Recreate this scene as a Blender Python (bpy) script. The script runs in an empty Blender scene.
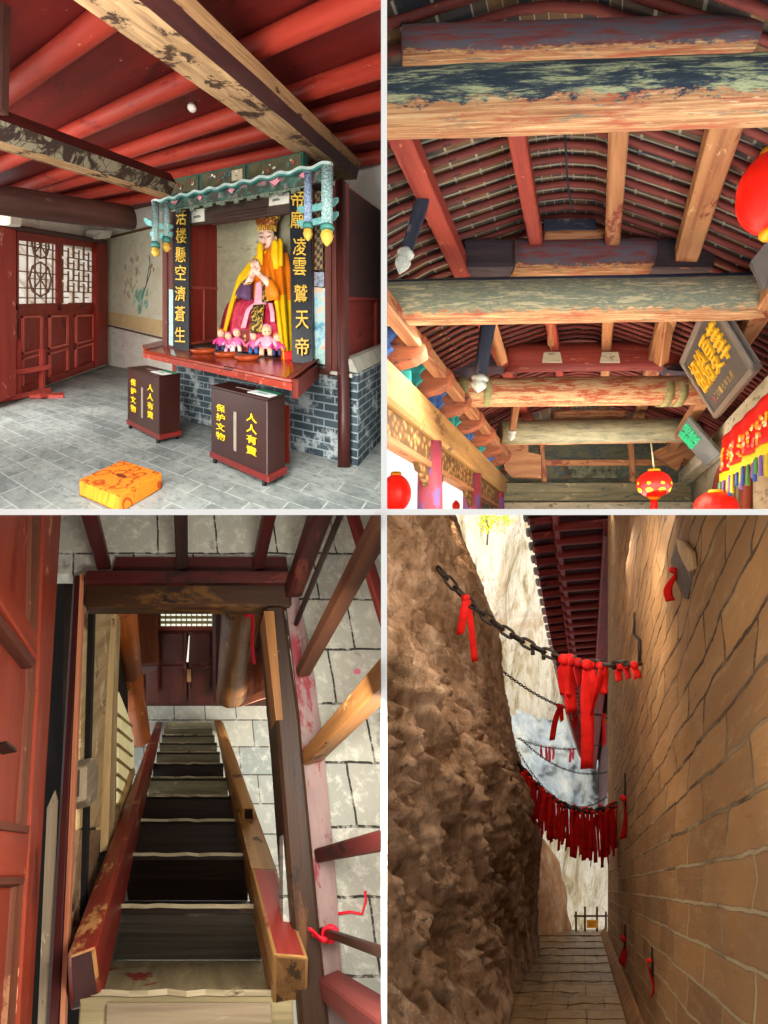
import bpy, bmesh, math, random
from mathutils import Vector as V, Matrix, noise

# ------------------------------------------------------------------ camera, world, lights, exposure
# Four places stand side by side as a 2 x 2 cutaway display, kept apart by thin white boards.
sc = bpy.context.scene
C = sc.collection
F = 500.0                                   # focal length for a 768 x 1024 picture
cam = bpy.data.cameras.new('camera'); cam.sensor_fit = 'HORIZONTAL'; cam.sensor_width = 36
cam.lens = F * 36 / 768; cam.clip_end = 300; cam.clip_start = 0.05
camo = bpy.data.objects.new('camera', cam); camo.rotation_euler = (math.pi / 2, 0, 0)
C.objects.link(camo); sc.camera = camo
vs = sc.view_settings
vs.view_transform = 'Standard'; vs.look = 'None'; vs.gamma = 1; vs.exposure = 0.0; vs.use_curve_mapping = False

w = bpy.data.worlds.new('sky'); sc.world = w; w.use_nodes = True
# overcast sky, brighter toward the far horizon than behind the viewer
wt = w.node_tree; bg = wt.nodes['Background']; tc = wt.nodes.new('ShaderNodeTexCoord'); sx = wt.nodes.new('ShaderNodeSeparateXYZ'); mr = wt.nodes.new('ShaderNodeMapRange')
wt.links.new(tc.outputs['Generated'], sx.inputs[0]); wt.links.new(sx.outputs[1], mr.inputs[0])
for k, val in ((1, -.3), (2, .5), (3, .95), (4, 1.1)): mr.inputs[k].default_value = val
wt.links.new(mr.outputs[0], bg.inputs[1]); bg.inputs[0].default_value = (1.0, 0.985, 0.96, 1)

def area(name, loc, target, size, power, col=(1, 1, 1), sy=None, spread=None):
    l = bpy.data.lights.new(name, 'AREA'); l.energy = power; l.color = col
    l.size = size
    if sy: l.shape = 'RECTANGLE'; l.size_y = sy
    if spread: l.spread = math.radians(spread)
    o = bpy.data.objects.new(name, l); o.location = loc
    o.rotation_euler = (V(target) - V(loc)).to_track_quat('-Z', 'Y').to_euler(); C.objects.link(o)
def spot(name, loc, target, power, ang, col=(1, 1, 1), r=.05, blend=.3):
    l = bpy.data.lights.new(name, 'SPOT'); l.energy = power; l.color = col
    l.spot_size = math.radians(ang); l.spot_blend = blend; l.shadow_soft_size = r
    o = bpy.data.objects.new(name, l); o.location = loc
    o.rotation_euler = (V(target) - V(loc)).to_track_quat('-Z', 'Y').to_euler(); C.objects.link(o)

def at3(px, py, Y): return ((px - 384) / F * Y, Y, (512 - py) / F * Y)
area('daylight_shrine', (-1.3, 1.3, 1.0), (-2.8, 6, 1.2), 1.4, 200, (1, .97, .92))
area('daylight_shrine_door', (-5.0, 4.8, 2.6), (-3.4, 10, 2.9), 1.6, 150, (1, .97, .93))
area('daylight_gallery_side', (0.2, 6.25, .3), (3.6, 6.0, 1.8), .9, 18, (1, .98, .95), 0.5)
area('gallery_bounce_fill', (1.9, 2.4, .12), (2.0, 4.2, 2.4), 2.2, 60, (.95, .98, 1))  # unseen lamp added below, for ground bounce on the beam undersides
area('gallery_far_fill', (3.2, 7.2, .15), (3.2, 7.9, 2.0), 2.0, 75, (1, .97, .92))  # added fill facing up from floor level, brightens the far trusses
area('landing_light', (-.12, .8, -.45), (-.75, 1.5, -1.3), .3, 20, (1, .95, .86))
area('ground_floor_light', at3(305, 745, 5.0), at3(200, 760, 7.2), .7, 60, (1, .95, .85))
area('cliff_daylight', (4.0, 20.0, 1.0), (3.0, 33, -6), 6, 2700, (1, .97, .9))
area('alley_skylight', (1.1, 6.4, -.06), (1.9, 6.0, -4), .6, 125, (1, .80, .58), 5)
area('alley_rock_fill', (2.1, 5.0, -.06), (.4, 4.2, -2.6), .5, 125, (1, .87, .72), 5)  # hidden lamp added by the wall top to brighten the cliff
area('alley_mouth', (.75, .9, -.5), (1.2, 5, -2.2), .6, 12, (1, .9, .76))
area('alley_ribbon_fill', (.95, 3.3, -.06), (2.3, 7.4, -4.6), .7, 60, (1, .9, .76))  # unseen lamp added to light the crowded ribbons


# ------------------------------------------------------------------ helpers
Z = V((0, 0, 1)); X = V((1, 0, 0))
def at(px, py, Y): return V(((px - 384) / F * Y, Y, (512 - py) / F * Y))
class Plane:
    def __init__(s, p, n): s.p = V(p); s.n = V(n).normalized()
    def hit(s, px, py):
        d = at(px, py, 1.0); return d * (s.n.dot(s.p) / s.n.dot(d))
    def off(s, v): return Plane(s.p + v, s.n)
T = 0.006
BAY = [-1, 1]                               # which of the four places is being built: side of x = 0, side of z = 0
PAD = T + 0.0005

class MB:
    """Collects shapes into one mesh; faces get UVs in metres with u along their longest edge."""
    def __init__(s):
        s.bm = bmesh.new(); s.uv = s.bm.loops.layers.uv.new('UVMap')
    def v(s, p): return s.bm.verts.new(p)
    def face(s, vs, mi=0, uvs=None, smooth=False):
        try: f = s.bm.faces.new(vs)
        except ValueError: return None
        f.material_index = mi; f.smooth = smooth
        if uvs:
            for l, u in zip(f.loops, uvs): l[s.uv].uv = u
        else:
            co = [q.co for q in vs]; n = len(co)
            e = max(((co[(i + 1) % n] - co[i]) for i in range(n)), key=lambda q: q.length)
            if e.length < 1e-9: return f
            e = e.normalized()
            if (abs(e.x), abs(e.y), abs(e.z))[max(range(3), key=lambda i: abs(e[i]))] and e[max(range(3), key=lambda i: abs(e[i]))] < 0: e = -e
            f.normal_update(); b = f.normal.cross(e)
            for l in f.loops: l[s.uv].uv = (l.vert.co.dot(e), l.vert.co.dot(b))
        return f
    def poly(s, pts, mi=0, uvs=None): return s.face([s.v(p) for p in pts], mi, uvs)
    def hexa(s, b, t, mi=0, mis=None):
        """b, t: four points each of two opposite sides, in the same order."""
        vb = [s.v(p) for p in b]; vt = [s.v(p) for p in t]; n = len(vb)
        m = mis or {}
        s.face(vb[::-1], m.get('b', mi)); s.face(vt, m.get('t', mi))
        for i in range(n):
            j = (i + 1) % n
            s.face([vb[i], vb[j], vt[j], vt[i]], m.get(i, mi))
        return s
    def prism(s, pts, vec, mi=0, mis=None):
        vec = V(vec); return s.hexa(pts, [V(p) + vec for p in pts], mi, mis)
    def stick(s, p0, p1, w, h, up=Z, mi=0, mis=None, w1=None, h1=None):
        """bar; sides 0 bottom, 1 right, 2 top, 3 left looking from p0 to p1"""
        p0, p1 = V(p0), V(p1); a = (p1 - p0).normalized(); r = a.cross(V(up)).normalized(); u = r.cross(a)
        w1 = w if w1 is None else w1; h1 = h if h1 is None else h1
        q = lambda p, w, h: [p - r * w / 2 - u * h / 2, p + r * w / 2 - u * h / 2, p + r * w / 2 + u * h / 2, p - r * w / 2 + u * h / 2]
        return s.hexa(q(p0, w, h), q(p1, w1, h1), mi, mis)
    def loft(s, rings, mi=0, closed=True, cap=True, smooth=True, vfrac=False, ulen=None, mifn=None):
        vr = [[s.v(p) for p in r] for r in rings]; n = len(rings[0]); u = 0
        per = sum((V(rings[0][(i + 1) % n]) - V(rings[0][i])).length for i in range(n))
        for k in range(len(vr) - 1):
            c0 = sum((V(p) for p in rings[k]), V()) / n; c1 = sum((V(p) for p in rings[k + 1]), V()) / n
            du = (c1 - c0).length
            for i in range(n if closed else n - 1):
                j = (i + 1) % n
                f0, f1 = i / n, (i + 1) / n
                if vfrac: f0, f1 = abs(1 - abs(2 * f0 - 1)), abs(1 - abs(2 * f1 - 1))
                else: f0, f1 = f0 * per, f1 * per
                m = mifn(k, i) if mifn else mi
                s.face([vr[k][i], vr[k][j], vr[k + 1][j], vr[k + 1][i]], m, [(u, f0), (u, f1), (u + du, f1), (u + du, f0)], smooth)
            u += du
        if cap and closed:
            s.face(vr[0][::-1], mi); s.face(vr[-1], mi)
        return s
    def log(s, p0, p1, r0, r1=None, seg=16, mi=0, up=Z, vfrac=False, nseg=1, wob=0, squash=1, seed=0):
        """round timber; ring starts straight below, so with vfrac v is 0 underneath and 1 on top"""
        p0, p1 = V(p0), V(p1); r1 = r0 if r1 is None else r1
        a = (p1 - p0).normalized(); r = a.cross(V(up)).normalized(); u = r.cross(a); rings = []
        for k in range(nseg + 1):
            t = k / nseg; c = p0.lerp(p1, t); rad = r0 + (r1 - r0) * t; ring = []
            for i in range(seg):
                th = 2 * math.pi * i / seg
                d = -u * math.cos(th) * squash + r * math.sin(th)
                rr = rad * (1 + (wob * noise.noise(V((t * 6 + seed, math.cos(th), math.sin(th)))) if wob else 0))
                ring.append(c + d * rr)
            rings.append(ring)
        return s.loft(rings, mi, vfrac=vfrac)
    def tube(s, path, r, seg=8, mi=0, closed=False, cap=True, flat=1.0):
        path = [V(p) for p in path]; n = len(path); rings = []; prev = None
        for i in range(n):
            a = (path[(i + 1) % n] - path[i - 1]) if closed else (path[min(i + 1, n - 1)] - path[max(i - 1, 0)])
            a = a.normalized()
            if prev is None: prev = (Z if abs(a.z) < .9 else X)
            u = (prev - a * prev.dot(a)).normalized(); prev = u; b = a.cross(u)
            rr = r[i] if isinstance(r, (list, tuple)) else r
            rings.append([path[i] + (u * math.cos(2 * math.pi * j / seg) * flat + b * math.sin(2 * math.pi * j / seg)) * rr for j in range(seg)])
        if closed:
            rings.append(rings[0]); cap = False
        return s.loft(rings, mi, cap=cap)
    def ball(s, c, rx, ry=None, rz=None, mi=0, nu=14, nv=9, ex=X, ey=V((0, 1, 0)), ez=Z, top=1.0, bot=-1.0):
        ry = rx if ry is None else ry; rz = rx if rz is None else rz; c = V(c); rings = []
        for k in range(nv + 1):
            ph = math.asin(max(-1, min(1, bot))) + (math.asin(top) - math.asin(bot)) * k / nv
            q = max(math.cos(ph), .02)
            rings.append([c + V(ex) * rx * q * math.cos(2 * math.pi * j / nu) + V(ey) * ry * q * math.sin(2 * math.pi * j / nu) + V(ez) * rz * math.sin(ph) for j in range(nu)])
        return s.loft(rings, mi)
    def grid(s, fn, nu, nv, mi=0, uvfn=None, smooth=True):
        vv = [[s.v(fn(i / nu, j / nv)) for j in range(nv + 1)] for i in range(nu + 1)]
        for i in range(nu):
            for j in range(nv):
                q = [(i, j), (i + 1, j), (i + 1, j + 1), (i, j + 1)]
                s.face([vv[a][b] for a, b in q], mi, [(uvfn(a / nu, b / nv) if uvfn else (a / nu, b / nv)) for a, b in q], smooth)
        return s
    def sheet(s, fn, nu, nv, th, mi=0, side=V((0, 1, 0))):
        """cloth or board with thickness th: two grids joined at the rim"""
        side = V(side) * th
        a = [[s.v(fn(i / nu, j / nv)) for j in range(nv + 1)] for i in range(nu + 1)]
        b = [[s.v(V(fn(i / nu, j / nv)) + side) for j in range(nv + 1)] for i in range(nu + 1)]
        for i in range(nu):
            for j in range(nv):
                uv = [(i / nu, j / nv), ((i + 1) / nu, j / nv), ((i + 1) / nu, (j + 1) / nv), (i / nu, (j + 1) / nv)]
                s.face([a[i][j], a[i + 1][j], a[i + 1][j + 1], a[i][j + 1]], mi, uv, True)
                s.face([b[i][j], b[i][j + 1], b[i + 1][j + 1], b[i + 1][j]], mi, [uv[0], uv[3], uv[2], uv[1]], True)
        rim = [(i, 0) for i in range(nu)] + [(nu, j) for j in range(nv)] + [(i, nv) for i in range(nu, 0, -1)] + [(0, j) for j in range(nv, 0, -1)]
        for k in range(len(rim)):
            (i, j), (i2, j2) = rim[k], rim[(k + 1) % len(rim)]
            s.face([a[i][j], b[i][j], b[i2][j2], a[i2][j2]], mi, [(0, 0)] * 4)
        return s
    def bevel(s, w, seg=1):
        bmesh.ops.bevel(s.bm, geom=list(s.bm.edges), offset=w, segments=seg, profile=.6, affect='EDGES', clamp_overlap=True)
        return s

WL = {}                                     # world position of each object's origin
def obj(name, mb, mats, parent=None, label=None, cat=None, group=None, kind=None, trim=True, org=None):
    bm = mb.bm
    if trim:                                # each place ends where it meets the boards beside it
        for i, ax in ((0, X), (1, Z)):
            bmesh.ops.bisect_plane(bm, geom=bm.verts[:] + bm.edges[:] + bm.faces[:], dist=1e-6,
                                   plane_co=ax * BAY[i] * PAD, plane_no=ax * -BAY[i], clear_outer=True)
    if not bm.faces: bm.free(); return None
    bmesh.ops.recalc_face_normals(bm, faces=bm.faces[:])
    lo = V([min(q.co[i] for q in bm.verts) for i in range(3)]); hi = V([max(q.co[i] for q in bm.verts) for i in range(3)])
    o0 = V(org) if org is not None else V(((lo.x + hi.x) / 2, (lo.y + hi.y) / 2, lo.z))
    for q in bm.verts: q.co -= o0
    me = bpy.data.meshes.new(name); bm.to_mesh(me); bm.free()
    for m in (mats if isinstance(mats, (list, tuple)) else [mats]): me.materials.append(m)
    o = bpy.data.objects.new(name, me); C.objects.link(o)
    WL[o.name] = o0
    if parent is not None: o.parent = parent; o.location = o0 - WL[parent.name]
    else: o.location = o0
    if label: o['label'] = label
    if cat: o['category'] = cat
    if group: o['group'] = group
    if kind: o['kind'] = kind
    return o
def thing(name, label, cat, loc, group=None, kind=None):
    o = bpy.data.objects.new(name, None); o.empty_display_size = .05; C.objects.link(o)
    o.location = V(loc); WL[o.name] = V(loc); o['label'] = label; o['category'] = cat
    if group: o['group'] = group
    if kind: o['kind'] = kind
    return o
def struct(name, mb, mats): return obj(name, mb, mats, kind='structure')

class Patch:
    """a flat four-cornered face with its own u, v (0..1) and depth along its normal: lettering and mouldings are laid out on it"""
    def __init__(s, c00, c10, c11, c01, nrm=None):
        s.c = [V(c00), V(c10), V(c11), V(c01)]
        s.n = (s.c[1] - s.c[0]).cross(s.c[3] - s.c[0]).normalized() if nrm is None else V(nrm).normalized()
    def p(s, u, v, d=0):
        a, b, c, e = s.c
        return a * (1 - u) * (1 - v) + b * u * (1 - v) + c * u * v + e * (1 - u) * v + s.n * d
    def box(s, mb, u0, u1, v0, v1, d0, d1, mi=0):
        q = [(u0, v0), (u1, v0), (u1, v1), (u0, v1)]
        mb.hexa([s.p(u, v, d0) for u, v in q], [s.p(u, v, d1) for u, v in q], mi); return mb
    def bar(s, mb, a, b, w, d0, d1, mi=0, asp=1.0):
        """straight bar between two (u, v) points, width w in v units; asp = width / height of the face"""
        a, b = V((a[0] * asp, a[1], 0)), V((b[0] * asp, b[1], 0)); t = (b - a).normalized() * w / 2; n = V((-t.y, t.x, 0))
        q = [a - n, b - n, b + n, a + n]
        mb.hexa([s.p(k.x / asp, k.y, d0) for k in q], [s.p(k.x / asp, k.y, d1) for k in q], mi); return mb

def glyph(ch):
    cu = bpy.data.curves.new('glyph', 'FONT'); cu.body = ch; cu.extrude = .5; cu.offset = .005; cu.resolution_u = 2
    o = bpy.data.objects.new('glyph', cu); C.objects.link(o)
    dg = bpy.context.evaluated_depsgraph_get(); dg.update()
    me = bpy.data.meshes.new_from_object(o.evaluated_get(dg), depsgraph=dg)
    vv = [q.co.copy() for q in me.vertices]; ff = [tuple(p.vertices) for p in me.polygons]
    bpy.data.objects.remove(o); bpy.data.meshes.remove(me); bpy.data.curves.remove(cu)
    return vv, ff
GL = {}
def letter(mb, patch, ch, u0, u1, v0, v1, d0, d1, mi=0, slant=0):
    if ch not in GL: GL[ch] = glyph(ch)
    vv, ff = GL[ch]
    if not vv: return
    a = [min(q[i] for q in vv) for i in range(3)]; b = [max(q[i] for q in vv) for i in range(3)]
    # keep each character in its own square
    out = []
    for q in vv:
        fu = (q.x - a[0]) / max(b[0] - a[0], 1e-6); fv = (q.y - a[1]) / max(b[1] - a[1], 1e-6); fd = (q.z - a[2]) / max(b[2] - a[2], 1e-6)
        out.append(mb.v(patch.p(u0 + (u1 - u0) * (fu + slant * (fv - .5)), v0 + (v1 - v0) * fv, d0 + (d1 - d0) * fd)))
    for f in ff: mb.face([out[i] for i in f], mi, [(0, 0)] * len(f))

# ------------------------------------------------------------------ materials
def srgb(h):
    if isinstance(h, str): h = [int(h[i:i + 2], 16) / 255 for i in (0, 2, 4)]
    return tuple(c / 12.92 if c <= .04045 else ((c + .055) / 1.055) ** 2.4 for c in h) + (1,)
class NT:
    def __init__(s, name):
        s.m = bpy.data.materials.new(name); s.m.use_nodes = True; s.t = s.m.node_tree; s.n = s.t.nodes; s.b = s.n['Principled BSDF']
    def new(s, ty, **k):
        q = s.n.new(ty)
        for a, b in k.items(): setattr(q, a, b)
        return q
    def link(s, a, b): s.t.links.new(a, b)
    def coord(s, kind='UV', scale=(1, 1, 1), rot=0, loc=(0, 0, 0)):
        c = s.new('ShaderNodeTexCoord'); m = s.new('ShaderNodeMapping'); m.inputs['Scale'].default_value = scale
        m.inputs['Rotation'].default_value = (0, 0, rot); m.inputs['Location'].default_value = loc
        s.link(c.outputs[kind], m.inputs[0]); return m.outputs[0]
    def noise(s, vec, scale=5, detail=4, rough=.6, dist=0):
        q = s.new('ShaderNodeTexNoise'); q.inputs['Scale'].default_value = scale; q.inputs['Detail'].default_value = detail
        q.inputs['Roughness'].default_value = rough; q.inputs['Distortion'].default_value = dist
        if vec: s.link(vec, q.inputs['Vector'])
        return q.outputs[0]
    def ramp(s, fac, stops, interp='LINEAR'):
        q = s.new('ShaderNodeValToRGB'); q.color_ramp.interpolation = interp; e = q.color_ramp.elements
        while len(e) < len(stops): e.new(.5)
        for k, (p, c) in zip(e, stops): k.position = p; k.color = c if not isinstance(c, str) else srgb(c)
        s.link(fac, q.inputs[0]); return q.outputs[0]
    def mask(s, fac, a, b):
        q = s.new('ShaderNodeMapRange'); q.inputs[1].default_value = a; q.inputs[2].default_value = b; q.clamp = True
        s.link(fac, q.inputs[0]); return q.outputs[0]
    def mix(s, fac, a, b, mode='MIX'):
        q = s.new('ShaderNodeMix', data_type='RGBA', blend_type=mode)
        for k, val in ((0, fac), (6, a), (7, b)):
            if isinstance(val, str): val = srgb(val)
            if hasattr(val, 'is_linked'): s.link(val, q.inputs[k])
            else: q.inputs[k].default_value = val
        return q.outputs[2]
    def math(s, op, a, b=0):
        q = s.new('ShaderNodeMath', operation=op)
        for k, val in ((0, a), (1, b)):
            if hasattr(val, 'is_linked'): s.link(val, q.inputs[k])
            else: q.inputs[k].default_value = val
        return q.outputs[0]
    def out(s, col, rough=.7, bump=None, bs=.3, bd=.02, metal=0, spec=.3):
        if isinstance(col, str): col = srgb(col)
        if hasattr(col, 'is_linked'): s.link(col, s.b.inputs['Base Color'])
        else: s.b.inputs['Base Color'].default_value = col
        s.b.inputs['Roughness'].default_value = rough; s.b.inputs['Metallic'].default_value = metal
        s.b.inputs['Specular IOR Level'].default_value = spec
        if bump is not None:
            q = s.new('ShaderNodeBump'); q.inputs['Strength'].default_value = bs; q.inputs['Distance'].default_value = bd
            s.link(bump, q.inputs['Height']); s.link(q.outputs[0], s.b.inputs['Normal'])
        return s.m
def plain(name, c, rough=.6, var=.12, scale=6, metal=0, spec=.3):
    n = NT(name); f = n.noise(n.coord('Object'), scale, 4)
    c = srgb(c); d = tuple(x * (1 - var * 1.6) for x in c[:3]) + (1,); e = tuple(min(1, x * (1 + var)) for x in c[:3]) + (1,)
    return n.out(n.ramp(f, [(.3, d), (.7, e)]), rough, f, .15, .004, metal, spec)
def wood(name, c1, c2, gs=14, stretch=.07, wear=None, wear2=None, rough=.65, bs=.35, c3=None, off=0):
    """grain along u; wear = (colour, amount 0..1, scale) for chips and stains in the paint"""
    n = NT(name); uv = n.coord('UV', (gs * stretch, gs, gs), loc=(off, off * .7, 0)); g = n.noise(uv, 1.6, 6, .65, .4)
    stops = [(.28, c1), (.62, c2)] + ([(.8, c3)] if c3 else [])
    col = n.ramp(g, stops)
    fl = n.coord('UV', (1, 1, 1), loc=(off, off, 0))
    for w_ in (wear, wear2):
        if w_:
            k = n.noise(n.coord('UV', (.45, 1, 1), loc=(off + 3.3 * w_[2], off, 0)), w_[2], 8, .72, .3)
            col = n.mix(n.mask(k, .66 - w_[1] * .32, .70 - w_[1] * .32), col, w_[0])
    return n.out(col, rough, g, bs, .01)

# ================================================================== the white boards between the four places
wall_m = plain('white_board', 'f6f6f4', .6, .01)
m = MB(); q = 14.0
m.hexa([V((-T, 1, -2.2)), V((T, 1, -2.2)), V((T, q, -22)), V((-T, q, -22))], [V((-T, 1, 2.2)), V((T, 1, 2.2)), V((T, q, 22)), V((-T, q, 22))])
obj('wall_middle', m, wall_m, kind='structure', trim=False)
for nm, s, q in (('floor_upper_left', -1, 14.0), ('floor_upper_right', 1, 9.0)):
    m = MB(); e = 1.4
    x0 = s * T
    m.hexa([V((x0, 1, -T)), V((s * e, 1, -T)), V((s * 16, q, -T)), V((x0, q, -T))], [V((x0, 1, T)), V((s * e, 1, T)), V((s * 16, q, T)), V((x0, q, T))])
    obj(nm, m, wall_m, kind='structure', trim=False)

# ================================================================== place one (upper left): shrine hall
BAY[:] = [-1, 1]
Bv = V((.238, 1, .424)); Jv = V((-1.328, 1, .424))      # the hall's two floor directions; its floor climbs to the rear
FN = V((0, -.424, 1))
floor1 = Plane((0, 0, -1.5), FN)
def level(z): return Plane((0, 0, z), FN)
C0 = floor1.hit(358, 467)
AN = V((1, 1.328, 0))
def altar(d=0): return Plane(C0 - Bv * d, AN)
K = floor1.hit(107, 365)
back = Plane(K, AN)
K2 = floor1.hit(0, 402)
doorp = Plane(K, (K - K2).cross(Z))
dd = (K - K2).normalized()                                # along the door wall, away from the viewer

# --- materials
n = NT('floor_pavers'); uv = n.coord('UV')
br = n.new('ShaderNodeTexBrick'); br.offset = .5
for k, val in (('Scale', 1), ('Mortar Size', .007), ('Brick Width', .44), ('Row Height', .21), ('Bias', 0), ('Mortar Smooth', .3)): br.inputs[k].default_value = val
br.inputs['Color1'].default_value = srgb('868c88'); br.inputs['Color2'].default_value = srgb('656e6c'); br.inputs['Mortar'].default_value = srgb('a6aca8')
n.link(uv, br.inputs['Vector'])
dn = n.noise(uv, 1.3, 7, .7); d2 = n.noise(uv, 14, 5, .7)
c = n.mix(n.mask(dn, .42, .72), br.outputs[0], 'a6aca8'); c = n.mix(n.mask(d2, .5, .75), c, '4f5855')
pav_m = n.out(c, .55, n.math('ADD', n.math('MULTIPLY', br.outputs[1], -1), n.math('MULTIPLY', d2, .5)), .35, .01)
redpaint = wood('red_paint', '741c15', '922c20', 6, .12, ('b8604f', .08, 9), ('4c100c', .2, 3), .5, .15)
redceil = wood('red_ceiling', '4e0f0a', '6c1812', 3, .15, ('3e0b07', .3, 2.2), ('c98a7c', .03, 17), .6, .15)
redjoist = wood('red_joist', '8c261a', 'a63a2a', 5, .1, ('c07a62', .1, 14), ('82211a', .25, 3), .5, .15)
maroon = wood('dark_maroon', '2a0e0c', '411814', 9, .1, ('5b3228', .12, 7), None, .45, .2)
palewood = wood('pale_weathered_wood', '6e5238', 'b29168', 22, .05, ('3a2618', .44, 7), ('94744e', .3, 3), .8, .9, 'd6bb92')
tan_highlight = wood('tan_highlight_edge', '7a5636', 'a98258', 16, .06, ('40251a', .3, 6), None, .7, .4)
n = NT('carved_dark_beam'); uv = n.coord('UV', (1, 1, 1))
v1 = n.new('ShaderNodeTexVoronoi'); v1.feature = 'DISTANCE_TO_EDGE'; v1.inputs['Scale'].default_value = 9; n.link(uv, v1.inputs['Vector'])
k = n.noise(uv, 7, 4, .6, 1.5)
c = n.mix(n.mask(k, .50, .58), '2c211a', '736c58'); c = n.mix(n.mask(v1.outputs[0], .03, .01), c, '2a1c15')
carved_dark = n.out(c, .7, k, .5, .02)
darklog = wood('dark_brown_log', '2c1813', '452820', 9, .08, ('6a4a3a', .15, 5), None, .6, .3)
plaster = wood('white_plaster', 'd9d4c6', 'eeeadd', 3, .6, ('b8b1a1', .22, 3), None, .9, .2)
black_lac = plain('black_board', '1f2429', .35, .25, 5)
gold = plain('gold_paint', 'd8b048', .4, .15, 20)
yellow = plain('yellow_paint', 'f0cf1f', .5, .08, 20)
teal = plain('teal_paint', '3f7d74', .5, .25, 12)
palete = plain('pale_teal', '9fc3bd', .5, .2, 14)
brownp = wood('brown_post', '45211c', '5e332b', 9, .1, ('9a786c', .12, 6))
mold_dark = wood('dark_lintel', '2e221e', '48382f', 9, .1)

# --- floor, walls, ceiling
m = MB(); e = [V((-11, 3.2, -1.5 + .424 * 3.2)), V((1, 3.2, -1.5 + .424 * 3.2)), V((1, 13, -1.5 + .424 * 13)), V((-11, 13, -1.5 + .424 * 13))]
def bj(p):                                                # metres along the hall's two directions
    d = p - C0; b = (d.x + 1.328 * d.y) / (.238 + 1.328); j = d.y - b
    return (j * 1.2, b * 1.1)
vsx = [m.v(p) for p in e]; m.face(vsx, 0, [bj(p) for p in e]); struct('floor_shrine', m, pav_m)
ceil = level(1.95)
m = MB(); e = [ceil.hit(-120, -140), ceil.hit(500, -140), ceil.hit(500, 230), ceil.hit(-120, 230)]
vsx = [m.v(p) for p in e]; m.face(vsx, 0, [bj(p)[::1] for p in e])
r2 = bmesh.ops.extrude_face_region(m.bm, geom=m.bm.faces[:]); bmesh.ops.translate(m.bm, verts=[q for q in r2['geom'] if isinstance(q, bmesh.types.BMVert)], vec=Z * .05)
struct('ceiling_shrine', m, redceil)
def wallslab(name, plane, px, vec, mats):
    m = MB(); m.prism([plane.hit(*p) for p in px], vec); return struct(name, m, mats)
wallslab('wall_painted', back, [(100, 375), (400, 455), (400, 150), (100, 190)], Bv * .15, plaster)
wallslab('wall_door', doorp, [(-60, 425), (107, 365), (107, 205), (-60, 195)], V((-.2, .02, 0)), plaster)

# ceiling joists, all running the same way
jz = level(1.87)
for k, (a, b) in enumerate((((-40, 128), (125, 3)), ((-60, 193), (345, 7)), ((-60, 215), (420, 52)), ((-40, 211), (420, 90)), ((-20, 217), (420, 123)), ((90, 207), (420, 150)))):
    lab = ['red round ceiling joist in the upper left corner above the latticed doors', 'red ceiling joist that meets the top edge just right of the great beam', 'red ceiling joist passing just beside the white smoke detector',
           'red ceiling joist next beyond the smoke detector, toward the altar', 'red ceiling joist running just above the painted altar frieze', 'farthest red ceiling joist, partly hidden behind the altar canopy'][k]
    m = MB(); p0, p1 = jz.hit(*a), jz.hit(*b)
    p1 = p0 + (p1 - p0) * 1.25; m.log(p0, p1, .085, .08, 14, squash=.95, nseg=12, wob=.12, seed=k)
    obj('ceiling_joist', m, redjoist, label=lab, cat='joist', group='red ceiling joists', kind='thing')

# great beam: pale worn underside, maroon flank, upper arris coloured tan for the light it catches
bz = level(1.42)
b0, b1 = bz.hit(113, -14), bz.hit(352, 190)
bd = Bv.normalized(); side = bd.cross(Z).normalized()
m = MB()
pl, pr = bz.hit(200, 88), bz.hit(236, 84)
# stations along the beam
o = bz.hit(200, 88); wv = bz.hit(240, 84) - o; wv = wv - bd * wv.dot(bd)
ts = [(-2.0 + i * .35) for i in range(17)]; rings = []
for i, t in enumerate(ts):
    c = o + bd * t; jt = lambda k: wv * .06 * noise.noise(V((t * 1.7, k, 0)))
    rings.append([c + jt(1), c + wv + jt(2), c + wv * 1.10 + Z * .12 + jt(3), c + wv * 1.2 + Z * .21, c + wv * 1.0 + Z * .27, c + wv * .7 + Z * .34, c + Z * .34, c - wv * .12 + Z * .28, c - wv * .1 + Z * .09])
rings = [r for r, t in zip(rings, ts) if t < 3.05]
m.loft(rings, 0, smooth=False, mifn=lambda k, i: (0, 1, 2, 1, 1, 1, 1, 1, 2)[i])
obj('roof_beam', m, [palewood, maroon, tan_highlight], label='great maroon roof beam with pale worn underside crossing the ceiling to the altar', cat='beam', kind='thing')

# beam over the left bay with a carved flank
bz2 = level(1.05)
m = MB(); o = bz2.hit(0, 150); c = bz2.hit(160, 198); L = (c - o).length
d2_ = (c - o).normalized(); wv = V((.33, 0, 0)); rings = []
for i in range(12):
    t = -1.2 + (L + 1.2) * i / 11; p = o + d2_ * t
    rings.append([p, p + V((.035, 0, 0)), p + V((.11, 0, .03)), p + V((.17, 0, .15)), p + V((.11, 0, .25)), p + V((-.05, 0, .25)), p + V((-.08, 0, .12))])
m.loft(rings, 0, smooth=False, mifn=lambda k, i: (0, 0, 1, 2, 2, 1, 1)[i])
obj('roof_beam', m, [palewood, carved_dark, maroon], label='dark painted beam with scrollwork and pale lower edge, left of the altar', cat='beam', kind='thing')
m = MB(); bz3 = level(.93)
m.log(bz3.hit(-60, 192), bz3.hit(130, 218), .135, .125, 16, nseg=8, wob=.1)
obj('roof_beam', m, darklog, label='plain dark brown log beam with rounded end above the latticed doors', cat='beam', kind='thing')

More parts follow.
